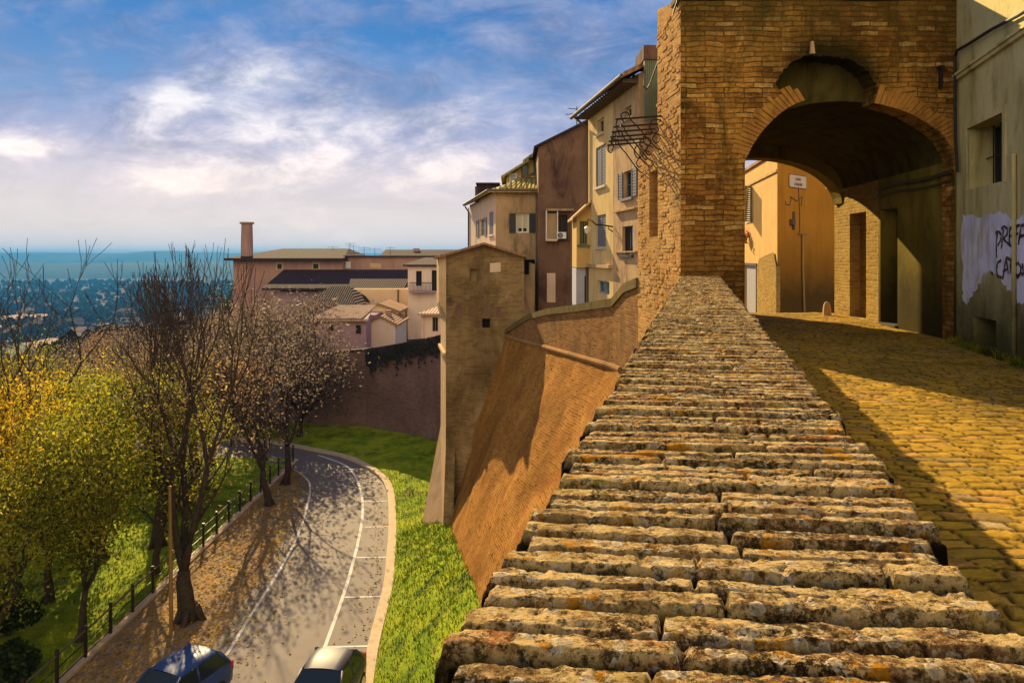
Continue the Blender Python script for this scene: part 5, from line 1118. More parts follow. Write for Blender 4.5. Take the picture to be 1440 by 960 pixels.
def build_lower():
    # one land sheet out to the hills
    def axis(a,b,fine,n1,far,n2):
        c=np.linspace(a,b,n1); g=np.geomspace(1,far,n2)
        return np.concatenate([a-g[::-1],c,b+g])
    xs=axis(-60,40,1,60,7000,50); ys=axis(-20,130,1,80,9000,60); X,Y=np.meshgrid(xs,ys); Z=terrain(X,Y)
    struct(grid_obj('valley_ground',X,Y,Z,C['land']))
    # lawn beyond the fence, leafy pavement, road
    def sheet(name,x0,x1,y0,y1,nx,ny,z,mat,amp=0,kind='structure'):
        X,Y=np.meshgrid(np.linspace(0,1,nx),np.linspace(y0,y1,ny)); a=x0(Y) if callable(x0) else x0; b=x1(Y) if callable(x1) else x1
        X=a+(b-a)*X; Z=z+(fbm(X*2,Y*2,4,2)-.5)*amp; o=grid_obj(name,X,Y,Z,mat); return struct(o,kind)
    sheet('lawn',-24,-12.05,4,42.5,60,120,GZ+.03,C['grass'],.12)
    sheet('leafy_pavement',-12.1,lambda Y:interp(LINE_L,Y)-.35,4,40.5,24,120,GZ+.012,C['litter'],.02)
    m=MB(); L=smooth_tab(LINE_L); K=smooth_tab(KERB)
    Ls=[Vector((p.x-.5,p.y)) for p in L]+[Vector((-14.5,41.5)),Vector((-18,43)),Vector((-24.5,44.5))]; Ks=[Vector((p.x,p.y)) for p in K]
    n=60
    def at(path,t):
        f=t*(len(path)-1); i=min(int(f),len(path)-2); return path[i].lerp(path[i+1],f-i)
    for i in range(n):
        a,b,c,d=at(Ls,i/n),at(Ks,i/n),at(Ks,(i+1)/n),at(Ls,(i+1)/n); m.quad((a.x,a.y,GZ+.02),(b.x,b.y,GZ+.02),(c.x,c.y,GZ+.02),(d.x,d.y,GZ+.02))
    struct(obj('road',m,C['road']))
    m=MB(); ribbon(m,smooth_tab(LINE_R),.11,GZ+.026); ribbon(m,L,.10,GZ+.0265)
    for y in (12.5,17.2,21.9,25.1,28.4,31.6,34.9,38.0,40.2):
        x0=float(interp(LINE_R,y))+.06; yk=y+.05; x1=float(interp(KERB,yk))-.2
        m.quad((x0,y,GZ+.0268),(x1,yk,GZ+.0268),(x1,yk+.09,GZ+.0268),(x0,y+.09,GZ+.0268))
    struct(obj('road_marking',m,C['line']))
    m=MB(); kp=K; n=len(kp)
    for i in range(n-1):
        a,c=kp[i],kp[i+1]; d=(c-a).normalized(); s=Vector((d.y,-d.x)); b0=a-s*.17; b1=c-s*.17; a1,c1=a+s*.16,c+s*.16
        m.hexa([(b0.x,b0.y,GZ-.1),(a1.x,a1.y,GZ-.1),(c1.x,c1.y,GZ-.1),(b1.x,b1.y,GZ-.1),(b0.x,b0.y,GZ+.14),(a1.x,a1.y,GZ+.14),(c1.x,c1.y,GZ+.14),(b1.x,b1.y,GZ+.14)])
    struct(obj('kerb',m,C['kerb']))
    # grass bank from the kerb up to the foot of the scarp, then flat round the tower to the town wall
    D=np.linspace(6,51,178)[:,None]; f=np.linspace(0,1,50)[None,:]
    xk=interp(KERB,D)+.14; xb=np.where(D<30,baseX(np.maximum(D,0))+.25,np.minimum(-2.45+(D-30)*2.2,1.5))
    zb=np.where(D<30,baseZ(D),-10.6-.13*(D-30)); zb=np.maximum(zb,-11.25)
    X=xk+(xb-xk)*f; prof=f**.85; Z=(GZ+.10)+(zb+.05-GZ-.10)*prof; Y=np.broadcast_to(D,X.shape)
    Z=Z+(fbm(X*3,Y*3,4,7)-.5)*.16*np.minimum(1,f*6)
    struct(grid_obj('grass_bank',X,Y,Z,C['grass']))
    # grass blades: bank and lawn
    rg=np.random.RandomState(3); g=MB()
    def blades(n,gen):
        for i in range(n):
            x,y,z=gen(); h=rg.uniform(.05,.15); a=rg.uniform(0,6.28); w=.02
            dx,dy=math.cos(a)*w,math.sin(a)*w; lx,ly=rg.normal(0,.05),rg.normal(0,.05)
            g.add([(x-dx,y-dy,z-.02),(x+dx,y+dy,z-.02),(x+lx,y+ly,z+h)],[(0,1,2)])
    def gbank():
        i=rg.randint(30,165); j=rg.randint(0,49); u,v=rg.rand(2)
        return (X[i,j]+(X[i,j+1]-X[i,j])*u, Y[i,j]+(Y[i+1,j]-Y[i,j])*v, Z[i,j])
    blades(20000,gbank); blades(12000,lambda:(rg.uniform(-20,-12.3),rg.uniform(17,40),GZ+.03))
    struct(obj('grass_blades',g,C['grass']),'stuff')
    # fallen leaves on pavement and road
    lv=MB()
    for i in range(6500):
        y=rg.uniform(16,41); ll=float(interp(LINE_L,y))
        x=rg.uniform(-12.0,ll) if rg.rand()<.9 else ll+abs(rg.normal(0,.8))
        if rg.rand()<.06: x=float(interp(KERB,y))-.3-abs(rg.normal(0,.4))
        a=rg.uniform(0,6.28); s=rg.uniform(.03,.07); z=GZ+.035+rg.uniform(0,.02); c,d=math.cos(a)*s,math.sin(a)*s
        lv.quad((x-c,y-d,z),(x+d*.6,y-c*.6,z+rg.uniform(0,.025)),(x+c,y+d,z),(x-d*.6,y+c*.6,z+rg.uniform(0,.025)))
    struct(obj('fallen_leaves',lv,C['lf_yel']),'stuff')

def build_fence():
    g=thing('park_fence','low dark post and rail fence between the lawn and leafy pavement','fence',(-12.1,26,GZ))
    ys=list(np.arange(14.5,42,1.35))
    fx=lambda y:-12.15+.02*math.sin(y*.7)
    for y in ys:
        m=MB(); m.box(fx(y)-.035,fx(y)+.035,y-.035,y+.035,GZ-.05,GZ+.98); m.box(fx(y)-.045,fx(y)+.045,y-.045,y+.045,GZ+.98,GZ+1.01); obj('post',m,C['iron'],g)
    for z,t in ((.86,.03),(.52,.018),(.2,.018)):
        m=MB(); m.tube([(fx(y),y,GZ+z+.003*math.sin(y*3)) for y in ys],t,6); obj('rail',m,C['eave'] if z>.8 else C['iron'],g)
    k=MB(); k.box(-12.3,-12.02,14,42,GZ-.1,GZ+.1); struct(obj('edging_kerb',k,C['kerb']))
    m=MB(); m.tube([(-10.45,22.9,GZ),(-10.47,22.9,GZ+2.2),(-10.5,22.9,GZ+4.4)],[.065,.055,.045],8); m.tube([(-10.5,22.9,GZ+4.4),(-10.5,22.9,GZ+4.45)],.06,8); tag(obj('metal_post',m,C['copper']),'slim pale metal post standing beside the big bare tree','post')

# ---------------------------------------------------------------- cars (local frame: x right, y forwards is -y towards the viewer)
def build_car(label,paint,loc,rz,hatch):
    g=thing('parked_car',label,'car',loc,None,rz); g.scale=(.94,)*3
    L,W,H=3.45,1.46,1.34
    # stations along the car: y, half width low, half width belt, z sill, z belt
    st=[(-1.72,.52,.50,.32,.50),(-1.66,.64,.60,.22,.62),(-1.45,.70,.66,.18,.70),(-1.0,.73,.70,.18,.80),(-.62,.73,.71,.18,.86),(-.1,.73,.72,.18,.88),(.6,.73,.72,.18,.90),(1.15,.73,.71,.18,.92),(1.5,.71,.67,.2,.92),(1.66,.66,.60,.26,.86),(1.71,.58,.54,.34,.72)]
    m=MB(); rings=[]
    for y,wl,wb,zs,zb in st:
        zc=zb+(.035 if y<-.5 else .02)
        rings.append([(-wl*.86,y,zs),(-wl,y,zs+.12),(-wl-.015,y,(zs+zb)*.5+.05),(-wb,y,zb-.04),(-wb*.86,y,zb+.012),(-wb*.4,y,zc+.01),(0,y,zc+.018),(wb*.4,y,zc+.01),(wb*.86,y,zb+.012),(wb,y,zb-.04),(wl+.015,y,(zs+zb)*.5+.05),(wl,y,zs+.12),(wl*.86,y,zs)])
    n=len(rings[0])
    V=[p for r in rings for p in r]; Fc=[(i*n+k,i*n+(k+1)%n,(i+1)*n+(k+1)%n,(i+1)*n+k) for i in range(len(rings)-1) for k in range(n)]
    m.add(V,Fc+[tuple(range(n-1,-1,-1)),tuple((len(rings)-1)*n+k for k in range(n))]); o=obj('body',m,paint,g,True,True)
    # greenhouse: pillars and roof as one shell, glass inset
    yF,yR=-.72,(1.52 if hatch else 1.35); rF,rR=-.12,(1.25 if hatch else .95); zb=.88; zr=H; wb,wr=.68,.53
    rf=MB(); rows=[]
    for i in range(9):
        t=i/8; y=rF+(rR-rF)*t; z=zr-.05*(2*t-1)**2*(1.0)-.0; w=wr*(1-.06*(2*t-1)**2); rows.append([(-w-.03,y,z-.075),(-w,y,z-.025),(-w*.6,y,z+.012),(0,y,z+.022),(w*.6,y,z+.012),(w,y,z-.025),(w+.03,y,z-.075)])
    V=[p for r in rows for p in r]; k=7; rf.add(V,[(i*k+j,i*k+j+1,(i+1)*k+j+1,(i+1)*k+j) for i in range(8) for j in range(6)])
    c=lambda s,top,y: (s*(wr+.02 if top else wb),y,(zr-.08 if top else zb))
    for s in (-1,1):
        rf.tube([c(s,0,yF+.02),c(s,1,rF+.01)],.032,6); rf.tube([c(s,0,yR),c(s,1,rR)],.05,6); rf.tube([c(s,0,.42),c(s,1,.45)],.03,6)
    obj('roof',rf,paint,g,True,True)
    gl=MB(); gl.quad((-wb+.03,yF,zb+.02),(wb-.03,yF,zb+.02),(wr-.01,rF,zr-.06),(-wr+.01,rF,zr-.06)); obj('windscreen',gl,C['glass'],g,True)
    gl=MB(); gl.quad((wb-.05,yR+.01,zb+.04),(-wb+.05,yR+.01,zb+.04),(-wr+.02,rR,zr-.06),(wr-.02,rR,zr-.06)); obj('rear_window',gl,C['glass'],g,True)
    for s in (-1,1):
        gl=MB()
        for a0,a1,b0,b1 in ((yF+.08,.38,rF+.06,.42),(.46,yR-.08,.48,rR-.05)): gl.quad((s*(wb+.008),a0,zb+.0),(s*(wb+.008),a1,zb+.0),(s*(wr+.035),b1,zr-.09),(s*(wr+.035),b0,zr-.09))
        obj('side_window',gl,C['glass'],g,True)
        mm=MB(); mm.lathe((s*.82,yF+.18,.86),[(.02,0),(.075,.03),(.085,.08),(.06,.13),(.02,.14)],8); mm.tube([(s*.70,yF+.2,.88),(s*.8,yF+.18,.9)],.02,5); obj('mirror',mm,paint,g,True,True)
        h=MB(); h.lathe((s*.5,-1.60,.50),[(.02,0),(.11,.04),(.12,.1),(.05,.15)],10); obj('headlight',h,C['lamp'],g,True,True)
        h=MB(); h.box(s*.60-.06,s*.60+.06,1.60,1.70,.6,.85); obj('tail_light',h,C['flower'],g,True)
        d=MB(); d.box(s*.738-.012,s*.738+.012,.12,.26,.72,.75); obj('door_handle',d,C['black'],g,True)
        for y in (-1.08,1.08):
            w=MB(); x0,x1=s*.60,s*.745; w.tube([(x0,y,.28),(x1,y,.28)],.28,18); wh=obj('tyre',w,C['tyre'],g,True); w=MB(); w.tube([(s*.74,y,.28),(s*.755,y,.28)],.18,12); obj('rim',w,C['rim'],wh,True)
    w=MB(); w.tube([(-.5,-.76,.92),(-.1,-.6,1.0)],.008,4); w.tube([(.0,-.76,.92),(.42,-.6,1.0)],.008,4); obj('wiper',w,C['black'],g,True)
    b=MB(); b.box(-.3,.3,-1.735,-1.70,.36,.46); obj('grille',b,C['black'],g,True)
    return g

# ---------------------------------------------------------------- trees
def tree(name,label,base,H,seed,leafmat,nleaf,lsize,bark='bark',r0=.25,forks=3,first=.25,spread=.55,levels=4,twig=True,lean=(0,0),clump=.5,bare=0.0,group=None,leafz=0.0,leafmax=2.0,minr=.011,up=.12,droop=0):
    rg=random.Random(seed); t=thing(name,label,'tree',base,group); tr=MB(); tips=[]
    def branch(p,d,L,r,lev):
        n=5 if lev<2 else (4 if lev<3 else 3); pts=[p]; rad=[r]; q=p.copy()
        for i in range(n):
            d=(d+Vector((rg.gauss(0,.10),rg.gauss(0,.10),rg.gauss(0,.06)+up*(1 if lev else .5)-droop*lev*.1))).normalized(); q=q+d*(L/n); pts.append(q.copy()); rad.append(max(minr,r*(1-.36*(i+1)/n) if lev<levels else r*(1-.7*(i+1)/n)))
        tr.tube(pts,rad,8 if lev==0 else (6 if lev==1 else (4 if lev==2 else 3)),lev<2)
        if lev>=levels: tips.append((pts[-1],d)); tips.append((pts[1],d)); return
        if lev>=levels-1: tips.append((pts[-1],d))
        k=forks if lev==0 else rg.choice((2,3,3))
        a0=rg.uniform(0,6.28)
        for i in range(k):
            a=a0+6.283*i/k+rg.uniform(-.4,.4); sp=spread*rg.uniform(.6,1.25)
            s=d.cross(Vector((.3,.2,1))); s=s.normalized() if s.length>.05 else Vector((1,0,0)); u=d.cross(s)
            nd=(d+(s*math.cos(a)+u*math.sin(a))*sp).normalized()
            branch(pts[-1],nd,L*(rg.uniform(.62,.85) if lev else H*rg.uniform(.26,.36)/L),rad[-1]*(.76 if k>2 else .84),lev+1)
        for i in range(1,n):
            if lev>0 and rg.random()<.65:
                a=rg.uniform(0,6.28); s=d.cross(Vector((.3,.2,1))).normalized(); u=d.cross(s); nd=(d*.7+(s*math.cos(a)+u*math.sin(a))*.8).normalized()
                branch(pts[i],nd,L*rg.uniform(.4,.6),rad[i]*.45,max(lev+1,levels-1))
    d0=Vector((lean[0],lean[1],1)).normalized()
    branch(Vector((0,0,-.1)),d0,H*first,r0,0)
    top=max(p.z for p,_ in tips); k=H/top
    tr.v=[(x*(1+(k-1)*min(1,max(0,z/(H*first)))*.8),y*(1+(k-1)*min(1,max(0,z/(H*first)))*.8),z*k if z>0 else z) for x,y,z in tr.v]
    # root flare
    for i in range(5):
        a=i*1.257+rg.uniform(-.3,.3); tr.tube([(math.cos(a)*r0*.6,math.sin(a)*r0*.6,r0*1.3),(math.cos(a)*r0*1.15,math.sin(a)*r0*1.15,.05),(math.cos(a)*r0*1.8,math.sin(a)*r0*1.8,-.12)],[r0*.42,r0*.32,r0*.1],5)
    obj('trunk',tr,C[bark],t,True,True)
    tips=[(Vector((p.x*k,p.y*k,p.z*k)),d) for p,d in tips]
    if nleaf:
        lf=MB(); cl=[(p,d) for p,d in tips if leafz*H<p.z<leafmax*H and rg.random()>bare] or tips
        for i in range(nleaf):
            p,d=rg.choice(cl); c=p+Vector((rg.gauss(0,clump),rg.gauss(0,clump),rg.gauss(0,clump*.8)-clump*.2)); s=lsize*rg.uniform(.55,1.25)
            a=Vector((rg.gauss(0,1),rg.gauss(0,1),rg.gauss(0,1))).normalized(); b=a.orthogonal().normalized(); b=(b*math.cos(1)+a.cross(b)*math.sin(rg.uniform(0,6))).normalized(); w=a.cross(b)
            lf.quad(c-a*s,c+w*s*.45,c+a*s,c-w*s*.45)
        obj('crown',lf,C[leafmat],t,True)
    return t
def shrub(name,label,base,rx,ry,h,n,size,mat,seed,group=None):
    rg=random.Random(seed); t=thing(name,label,'shrub',base,group); m=MB(); lobes=[(rg.uniform(-.6,.6)*rx,rg.uniform(-.6,.6)*ry,rg.uniform(.3,.8)*h,rg.uniform(.3,.55)) for _ in range(9)]
    for i in range(n):
        lx,ly,lz,lr=rg.choice(lobes); v=Vector((rg.gauss(0,1),rg.gauss(0,1),rg.gauss(0,1))).normalized()*lr*rg.uniform(.6,1.05); c=Vector((lx+v.x*rx,ly+v.y*ry,max(.02,lz+v.z*h*.6))); s=size*rg.uniform(.6,1.3)
        a=Vector((rg.gauss(0,1),rg.gauss(0,1),rg.gauss(0,1))).normalized(); b=a.orthogonal(); m.quad(c-a*s,c+b*s*.5,c+a*s,c-b*s*.5)
    obj('foliage',m,C[mat],t,True); st=MB()
    for i in range(7): lx,ly,lz,_=rg.choice(lobes); st.tube([(0,0,-.05),(lx*.5,ly*.5,lz*.5),(lx,ly,lz)],[.04,.03,.01],5)
    obj('stem',st,C['bark'],t,True); return t
def build_trees():
    g0='trees along the leafy pavement'
    tree('bare_tree','biggest dark forked tree with almost bare branches standing beside the blue car',(-10.2,23.6,GZ),12.1,11,'lf_brown',900,.07,minr=.0125,r0=.34,forks=3,first=.17,spread=.42,levels=5,clump=.45,bare=.2,leafz=.2,leafmax=.62,up=.20)
    tree('young_tree','small slender tree with olive leaves growing on the lawn behind the fence',(-12.9,22.3,GZ),7.6,23,'lf_olive',15000,.07,r0=.14,forks=4,first=.28,spread=.62,levels=4,clump=.36)
    tree('yellow_tree','yellow leaved autumn tree cut by the left edge',(-16.9,21.2,GZ),8.6,31,'lf_yel',6500,.085,r0=.24,forks=4,first=.3,spread=.65,levels=4,clump=.4)
    tree('bare_tree','leaning bare tree rising at the far left edge above the yellow leaves',(-17.2,25.5,GZ),12.2,47,'lf_yel',500,.08,minr=.014,r0=.34,forks=3,first=.3,spread=.5,levels=5,clump=.4,bare=.5,leafmax=.6)
    tree('olive_tree_by_lawn'.replace('_by_lawn',''),'broad olive green tree in front of the bare trees over the lawn',(-15.6,28.5,GZ),7.6,53,'lf_olive',15000,.085,r0=.2,forks=4,first=.25,spread=.65,levels=4,clump=.42)
    tree('bare_tree','dark twin stemmed tree beside the road bend with a few yellow leaves',(-11.2,34.5,GZ),8.8,61,'lf_brown',1000,.09,r0=.21,forks=3,first=.24,spread=.45,levels=4,clump=.5,leafz=.2,leafmax=.8)
    tree('brown_tree','brown leaved tree standing closest to the road bend',(-11.4,37.6,GZ),8.0,67,'lf_mauve',1500,.09,bark='bark2',r0=.2,forks=3,first=.28,spread=.55,levels=4,clump=.6)
    tree('bare_tree','thin bare tree with upright twigs reaching above the horizon left of the biggest tree',(-14.0,29.5,GZ),12.2,71,'lf_brown',900,.08,minr=.014,r0=.27,forks=3,first=.3,spread=.33,levels=5,clump=.4,bare=.3,leafz=.2,leafmax=.6,up=.22)
    tree('bare_tree','tall bare tree with brush like top beside the purple brown crowns',(-15.2,36.0,GZ),12.2,73,'lf_mauve',1500,.09,bark='bark2',minr=.016,r0=.3,forks=3,first=.3,spread=.36,levels=5,clump=.45,leafz=.2,leafmax=.65,up=.2)
    tree('olive_tree','bushy yellow green tree whose low leaves cut across the bottom left corner',(-14.2,20.3,GZ),6.6,101,'lf_olive',11000,.065,r0=.16,forks=4,first=.2,spread=.7,levels=4,clump=.38)
    tree('olive_tree','loose yellow green tree between the young slender tree and the left edge',(-15.4,24.8,GZ),7.9,103,'lf_yel',8000,.07,r0=.18,forks=4,first=.24,spread=.62,levels=4,clump=.40)
    tree('olive_tree','thin leaved olive tree just behind the biggest bare tree',(-12.9,27.0,GZ),7.2,107,'lf_olive',6000,.07,r0=.15,forks=3,first=.28,spread=.5,levels=4,clump=.42)
    # massed autumn crowns behind
    kinds=[('brown_tree','lf_mauve','bark2',81),('brown_tree','lf_brown','bark',83),('olive_tree','lf_olive','bark',87),('brown_tree','lf_mauve','bark2',89)]
    protos=[]
    spots=[(-14.0,42,1.0,0),(-16.5,41,1.0,1),(-13.4,47,1.0,3),(-18.0,47,1.14,0),(-15.0,49,1.26,3),(-21.0,44,.85,1),(-20.5,35,.8,2),(-24,39,.9,2),(-18,31.5,.72,2),(-22,30,.85,2),(-25.5,47,.8,1),(-22.5,53,.9,0),(-19,56,1.2,3),(-27,56,.85,1),(-31,50,.85,0),(-16.5,60,1.25,0),(-31,62,.95,3),(-25,66,1.0,1),(-37,58,.9,2),(-38,70,.9,1),(-29,76,.9,0),(-45,66,.9,2),(-34,84,.9,1),(-47,82,.9,0)]
    words=['beside the road bend','just above the leafy pavement','nearest the mauve house','left of the mauve house','under the hipped house','in the middle of the grove','over the lawn','at the back of the lawn','behind the yellow tree','at the left edge behind the yellow tree']
    first={}
    for i,(x,y,s,k) in enumerate(spots):
        nm,lm,bk,sd=kinds[k]; kind={'lf_mauve':'purple brown','lf_brown':'brown','lf_olive':'olive green'}[lm]
        lab='rounded %s autumn tree %s'%(kind,words[i]) if i<len(words) else 'rounded %s tree in the massed grove below the chimney'%kind
        gz=float(terrain(np.array([x*1.0]),np.array([y*1.0]))[0])
        if k not in first:
            first[k]=tree(nm,lab,(x,y,gz),6.9,sd,lm,4200,.105,bark=bk,r0=.2,forks=4,first=.2,spread=.62,levels=4,clump=.72,group='massed trees below the town'); first[k].scale=(s,)*3
        else: dup(first[k],(x,y,gz),i*1.3,s,lab,'massed trees below the town')
    # dark shrubs on the lawn
    for i,(x,y,rx,ry,h,lab) in enumerate(((-13.6,19.6,1.0,1.2,1.2,'dark shrub by the fence at the bottom edge'),(-15.3,22.6,1.3,1.2,1.5,'dark shrub behind the young slender tree'),(-17.5,20,1.8,1.5,2.2,'large dark shrub under the yellow tree'),(-14.6,33.5,1.5,1.6,1.5,'dark rounded shrub at the far end of the lawn'),(-17,35.5,1.8,1.6,2,'wide dark shrub between the far lawn trees'))):
        shrub('dark_shrub',lab,(x,y,GZ),rx,ry,h,3800,.07,'lf_dark' if i!=3 else 'lf_olive',100+i,'shrubs on the lawn')
    tree('round_tree','low round topped dark tree at the horizon beside the chimney building',(-33.5,93,-16),12.6,97,'lf_dark',5000,.24,r0=.3,forks=4,first=.3,spread=.7,levels=4,clump=1.0)

def build_valley():
    # hills
    def ridge(name,y0,depth,zt,zb,seed,mat,x0=-7000,x1=5000,bump=()):
        nx,ny=180,14; X,V=np.meshgrid(np.linspace(x0,x1,nx),np.linspace(0,1,ny)); 
        top=zt*(.82+.36*fbm(X*.0006,X*0+seed,5,seed))
        for bx,bw,bh in bump: top=top+bh*np.exp(-((X-bx)/bw)**2)
        top=top+(fbm(X*.012,X*0+3,3,seed+5)-.5)*14
        Z=zb+(top-zb)*np.sin(V*math.pi)**.8; Y=y0+depth*V+(fbm(X*.002,V*3,3,seed)-.5)*depth*.3
        struct(grid_obj(name,X,Y,Z,mat))
    ridge('far_hills',5200,2600,22,-110,4,C['hill'],bump=((-3000,190,18),(-2700,300,9),(-3900,500,6),(-4300,160,8),(-2150,220,10)))
    ridge('near_hills',3000,1600,-34,-130,9,C['hill'])
    # town and woods in the valley
    rg=random.Random(21); protos=[]
    for k in range(4):
        o=thing('valley_house','small tiled house in the hazy valley town','house',(0,-500,-300),'houses of the valley town')
        w,l,h=[(9,12,6),(8,16,8),(14,9,5),(18,26,7)][k]; m=MB(); gable_box(m,-w/2,w/2,-l/2,l/2,-4,h,h+2.4,'y' if k%2 else 'x'); obj('wall',m,[C['far_white'],C['far_brick'],C['far_mauve'],C['white']][k],o,True)
        m=MB(); gable_roof(m,-w/2,w/2,-l/2,l/2,h,h+2.4,'y' if k%2 else 'x',.5,.3); obj('roof',m,[C['tile'],C['tile_dark'],C['tile'],C['tile_pale']][k],o,True)
        protos.append(o)
    used=[False]*4
    for i in range(90):
        d=rg.choice((rg.uniform(430,900),rg.uniform(900,2100))); px=rg.uniform(-40,330); x=(px-CX)/F*d; z=float(terrain(np.array([x]),np.array([d]))[0]); k=rg.choice((0,0,1,1,2,3)); rz=rg.uniform(-.6,.6)
        if not used[k]: used[k]=True; o=protos[k]; o.location=(x,d,z+.5); o.rotation_euler=(0,0,rz)
        else: dup(protos[k],(x,d,z+.5),rz,rg.uniform(.8,1.5))
    m=MB(); 
    for i in range(6000):
        d=math.exp(rg.uniform(math.log(110),math.log(2600))); px=rg.uniform(-120,420); x=(px-CX)/F*d; z=float(terrain(np.array([x]),np.array([d]))[0]); h=rg.uniform(5,10)*(1+d/2600); r=h*rg.uniform(.35,.6)
        ring=[]; k=6
        for lvl,(rr,zz) in enumerate(((.35,.12),(1,.4),(.8,.72),(.3,.95))): ring.append([(x+r*rr*rg.uniform(.7,1.25)*math.cos(6.283*j/k+lvl),d+r*rr*rg.uniform(.7,1.25)*math.sin(6.283*j/k+lvl),z+h*zz*rg.uniform(.9,1.1)) for j in range(k)])
        V=[p for q in ring for p in q]; m.add(V,[(a*k+j,a*k+(j+1)%k,(a+1)*k+(j+1)%k,(a+1)*k+j) for a in range(3) for j in range(k)]+[tuple(3*k+j for j in range(k))])
    struct(obj('valley_woods',m,C['woods']),'stuff')
    t=thing('radio_mast','slim dark mast rising from the hazy valley town','mast',(0,0,0)); d=900; p=P(61,395,d); q=P(61,374,d); m=MB(); m.tube([p-Vector((0,0,30)),q],[1.2,.5],6); o=obj('mast',m,C['iron'],t)
# ---------------------------------------------------------------- sky, sun, air, camera
def build_sky():
    w=bpy.data.worlds.new('World'); SC.world=w; w.use_nodes=True; t=w.node_tree; t.nodes.clear()
    N=NT.__new__(NT); N.t=t
    out=N.n('ShaderNodeOutputWorld')
    sky=N.n('ShaderNodeTexSky',sky_type='NISHITA'); sky.sun_disc=False; sky.sun_elevation=R(SUN_EL); sky.sun_rotation=R(-SUN_AZ); sky.altitude=200; sky.air_density=1.0; sky.dust_density=.6; sky.ozone_density=3.0
    v=N.coord('Generated'); sp=N.n('ShaderNodeSeparateXYZ',{'Vector':v}); x,y,z=sp.outputs
    zz=N.math('ADD',N.math('MAXIMUM',z,0.0),.16)
    cx=N.math('DIVIDE',x,zz); cy=N.math('DIVIDE',y,zz)
    cv=N.n('ShaderNodeCombineXYZ',{0:cx,1:cy,2:0.0}).outputs[0]
    base=N.mix(1.0,sky.outputs[0],(.30,.50,.86),'MULTIPLY')
    # clear-sky colour by height, then clouds
    el=N.math('ARCTANGENT',N.math('DIVIDE',z,N.math('SQRT',N.math('ADD',N.math('MULTIPLY',x,x),N.math('MULTIPLY',y,y)))))
    clear=N.ramp(el,[(0.0,(9.6,7.6,6.2)),(.06,(8.8,7.4,6.9)),(.12,(5.6,5.6,7.0)),(.2,(1.8,3.3,5.9)),(.28,(.45,2.1,5.2)),(.45,(.22,1.5,4.3)),(1,(.6,1.6,4.2))])
    base=N.mix(.85,base,clear)
    # clouds: flattened noise in direction space, gathered where the sky carries its banks
    yy=N.math('MAXIMUM',y,.05); tx=N.math('DIVIDE',x,yy); tz=N.math('DIVIDE',z,yy); tv=N.n('ShaderNodeCombineXYZ',{0:tx,1:tz,2:0.0}).outputs[0]
    n1=N.noise(N.mapv(tv,(4.2,9.5,1),(3.2,1.4,0)),1.0,9,.6,.5); n2=N.noise(N.mapv(tv,(11,22,1),(1.1,5.2,0)),1.0,8,.62,.3)
    cov=N.math('ADD',N.math('MULTIPLY',n1,.52),N.math('MULTIPLY',n2,.48))
    for px,py,rx,ry,am in ((390,103,95,32,.24),(225,140,70,40,.17),(40,204,110,22,.25),(300,250,190,26,.30),(420,205,300,45,.09),(620,235,220,40,.13),(700,60,60,20,.06),(560,150,300,60,.15),(330,330,700,60,.10),(300,175,420,22,.05),(120,40,200,60,-.05),(560,40,120,50,-.07)):
        a,b=(px-CX)/F,(HY-py)/F; qx=N.math('DIVIDE',N.math('SUBTRACT',tx,a),rx/F); qz=N.math('DIVIDE',N.math('SUBTRACT',tz,b),ry/F)
        r2=N.math('ADD',N.math('MULTIPLY',qx,qx),N.math('MULTIPLY',qz,qz)); cov=N.math('ADD',cov,N.math('MULTIPLY',N.math('EXPONENT',N.math('MULTIPLY',r2,-1.0)),am))
    mask=N.ramp(cov,[(.40,0.0),(.52,.55),(.68,.95)])
    shade=N.ramp(cov,[(.46,(2.8,3.6,6.0)),(.60,(4.2,4.5,6.5)),(.70,(6.4,6.4,7.6)),(.79,(10.0,9.5,9.6)),(.95,(8.6,8.2,8.6))])
    warm=N.ramp(el,[(0.0,(1.6,1.36,1.14)),(.08,(1.5,1.32,1.2)),(.14,(1.15,1.08,1.05)),(.21,(.95,.98,1.0)),(1,(.85,.92,1.0))])
    n3=N.noise(N.mapv(tv,(7,16,1),(8.1,2.2,0)),1.0,10,.68,.8); shade=N.mix(1.0,shade,N.ramp(n3,[(.36,(.62,.66,.74)),(.5,(.95,.95,.97)),(.62,(1.16,1.13,1.1))]),'MULTIPLY')
    shade=N.mix(1.0,shade,warm,'MULTIPLY')
    fin=N.mix(N.math('MULTIPLY',mask,.9),base,shade)
    fin=N.mix(N.ramp(el,[(0.0,.8),(.05,.72),(.10,.42),(.15,0.0)]),fin,(10.2,8.6,7.6))
    # bright cloud added unseen behind the viewer, as fill light for shaded fronts
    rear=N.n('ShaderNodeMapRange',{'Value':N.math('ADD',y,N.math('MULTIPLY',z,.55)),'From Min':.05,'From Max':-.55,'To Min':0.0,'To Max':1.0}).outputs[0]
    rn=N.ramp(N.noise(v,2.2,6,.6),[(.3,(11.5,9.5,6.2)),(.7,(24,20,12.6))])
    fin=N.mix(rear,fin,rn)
    bg=N.n('ShaderNodeBackground',{'Color':fin,'Strength':.046}); t.links.new(bg.outputs[0],out.inputs[0])
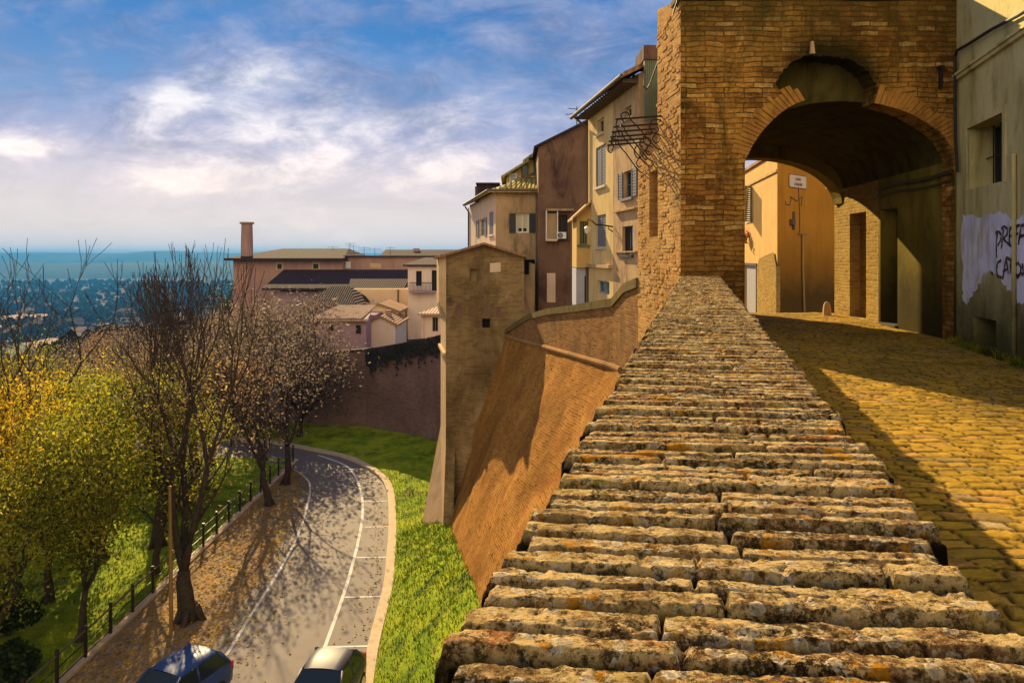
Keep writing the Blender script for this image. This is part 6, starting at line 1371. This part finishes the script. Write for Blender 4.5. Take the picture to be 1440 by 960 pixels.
def build_sun():
    l=bpy.data.lights.new('sun','SUN'); l.energy=5.0; l.angle=R(.5); l.color=(1.0,.75,.37); o=bpy.data.objects.new('sun',l); COL.objects.link(o)
    a,e=R(SUN_AZ),R(SUN_EL); s=Vector((-math.sin(a)*math.cos(e),math.cos(a)*math.cos(e),math.sin(e))); o.rotation_euler=s.to_track_quat('Z','Y').to_euler(); o.location=(-20,40,60)
def build_haze():
    m=bpy.data.materials.new('haze'); m.use_nodes=True; t=m.node_tree; t.nodes.clear(); o=t.nodes.new('ShaderNodeOutputMaterial'); v=t.nodes.new('ShaderNodeVolumePrincipled'); v.inputs['Color'].default_value=(.05,.36,.90,1); v.inputs['Density'].default_value=HAZE; v.inputs['Anisotropy'].default_value=.1; t.links.new(v.outputs[0],o.inputs['Volume'])
    b=MB(); b.box(-7200,7200,-9300,9300,-190,58); struct(obj('haze',b,m),'stuff')
HAZE=.00016
def build_camera():
    c=bpy.data.cameras.new('camera'); c.sensor_width=36; c.lens=36*F/1440; c.shift_y=-(480-HY)/1440; c.clip_start=.05; c.clip_end=30000; o=bpy.data.objects.new('camera',c); COL.objects.link(o); o.rotation_euler=(R(90),0,0); SC.camera=o
build_mats(); build_sky(); build_sun(); build_camera()
build_parapet(); build_street(); build_gate(); build_right_house(); build_bastion()
build_yellow(); build_dark_house(); build_shuttered(); build_tower(); build_orange(); build_rack(); build_far_houses()
build_lower(); build_fence()
build_car('dark blue small car parked on the leafy pavement','' or C['car_blue'],(-8.55,18.55,GZ+.02),-.38,True)
build_car('dark grey small car parked in the bay beside the kerb',C['car_grey'],(-4.72,18.7,GZ+.02),-.10,False)
build_trees(); build_valley()
if HAZE: build_haze()
vs=SC.view_settings; vs.view_transform='Standard'; vs.look='None'; vs.gamma=1; vs.exposure=1.12
SC.cycles.max_bounces=6; SC.cycles.diffuse_bounces=3; SC.cycles.glossy_bounces=2; SC.cycles.transmission_bounces=3; SC.cycles.volume_bounces=0; SC.cycles.sample_clamp_indirect=6; SC.cycles.use_denoising=True
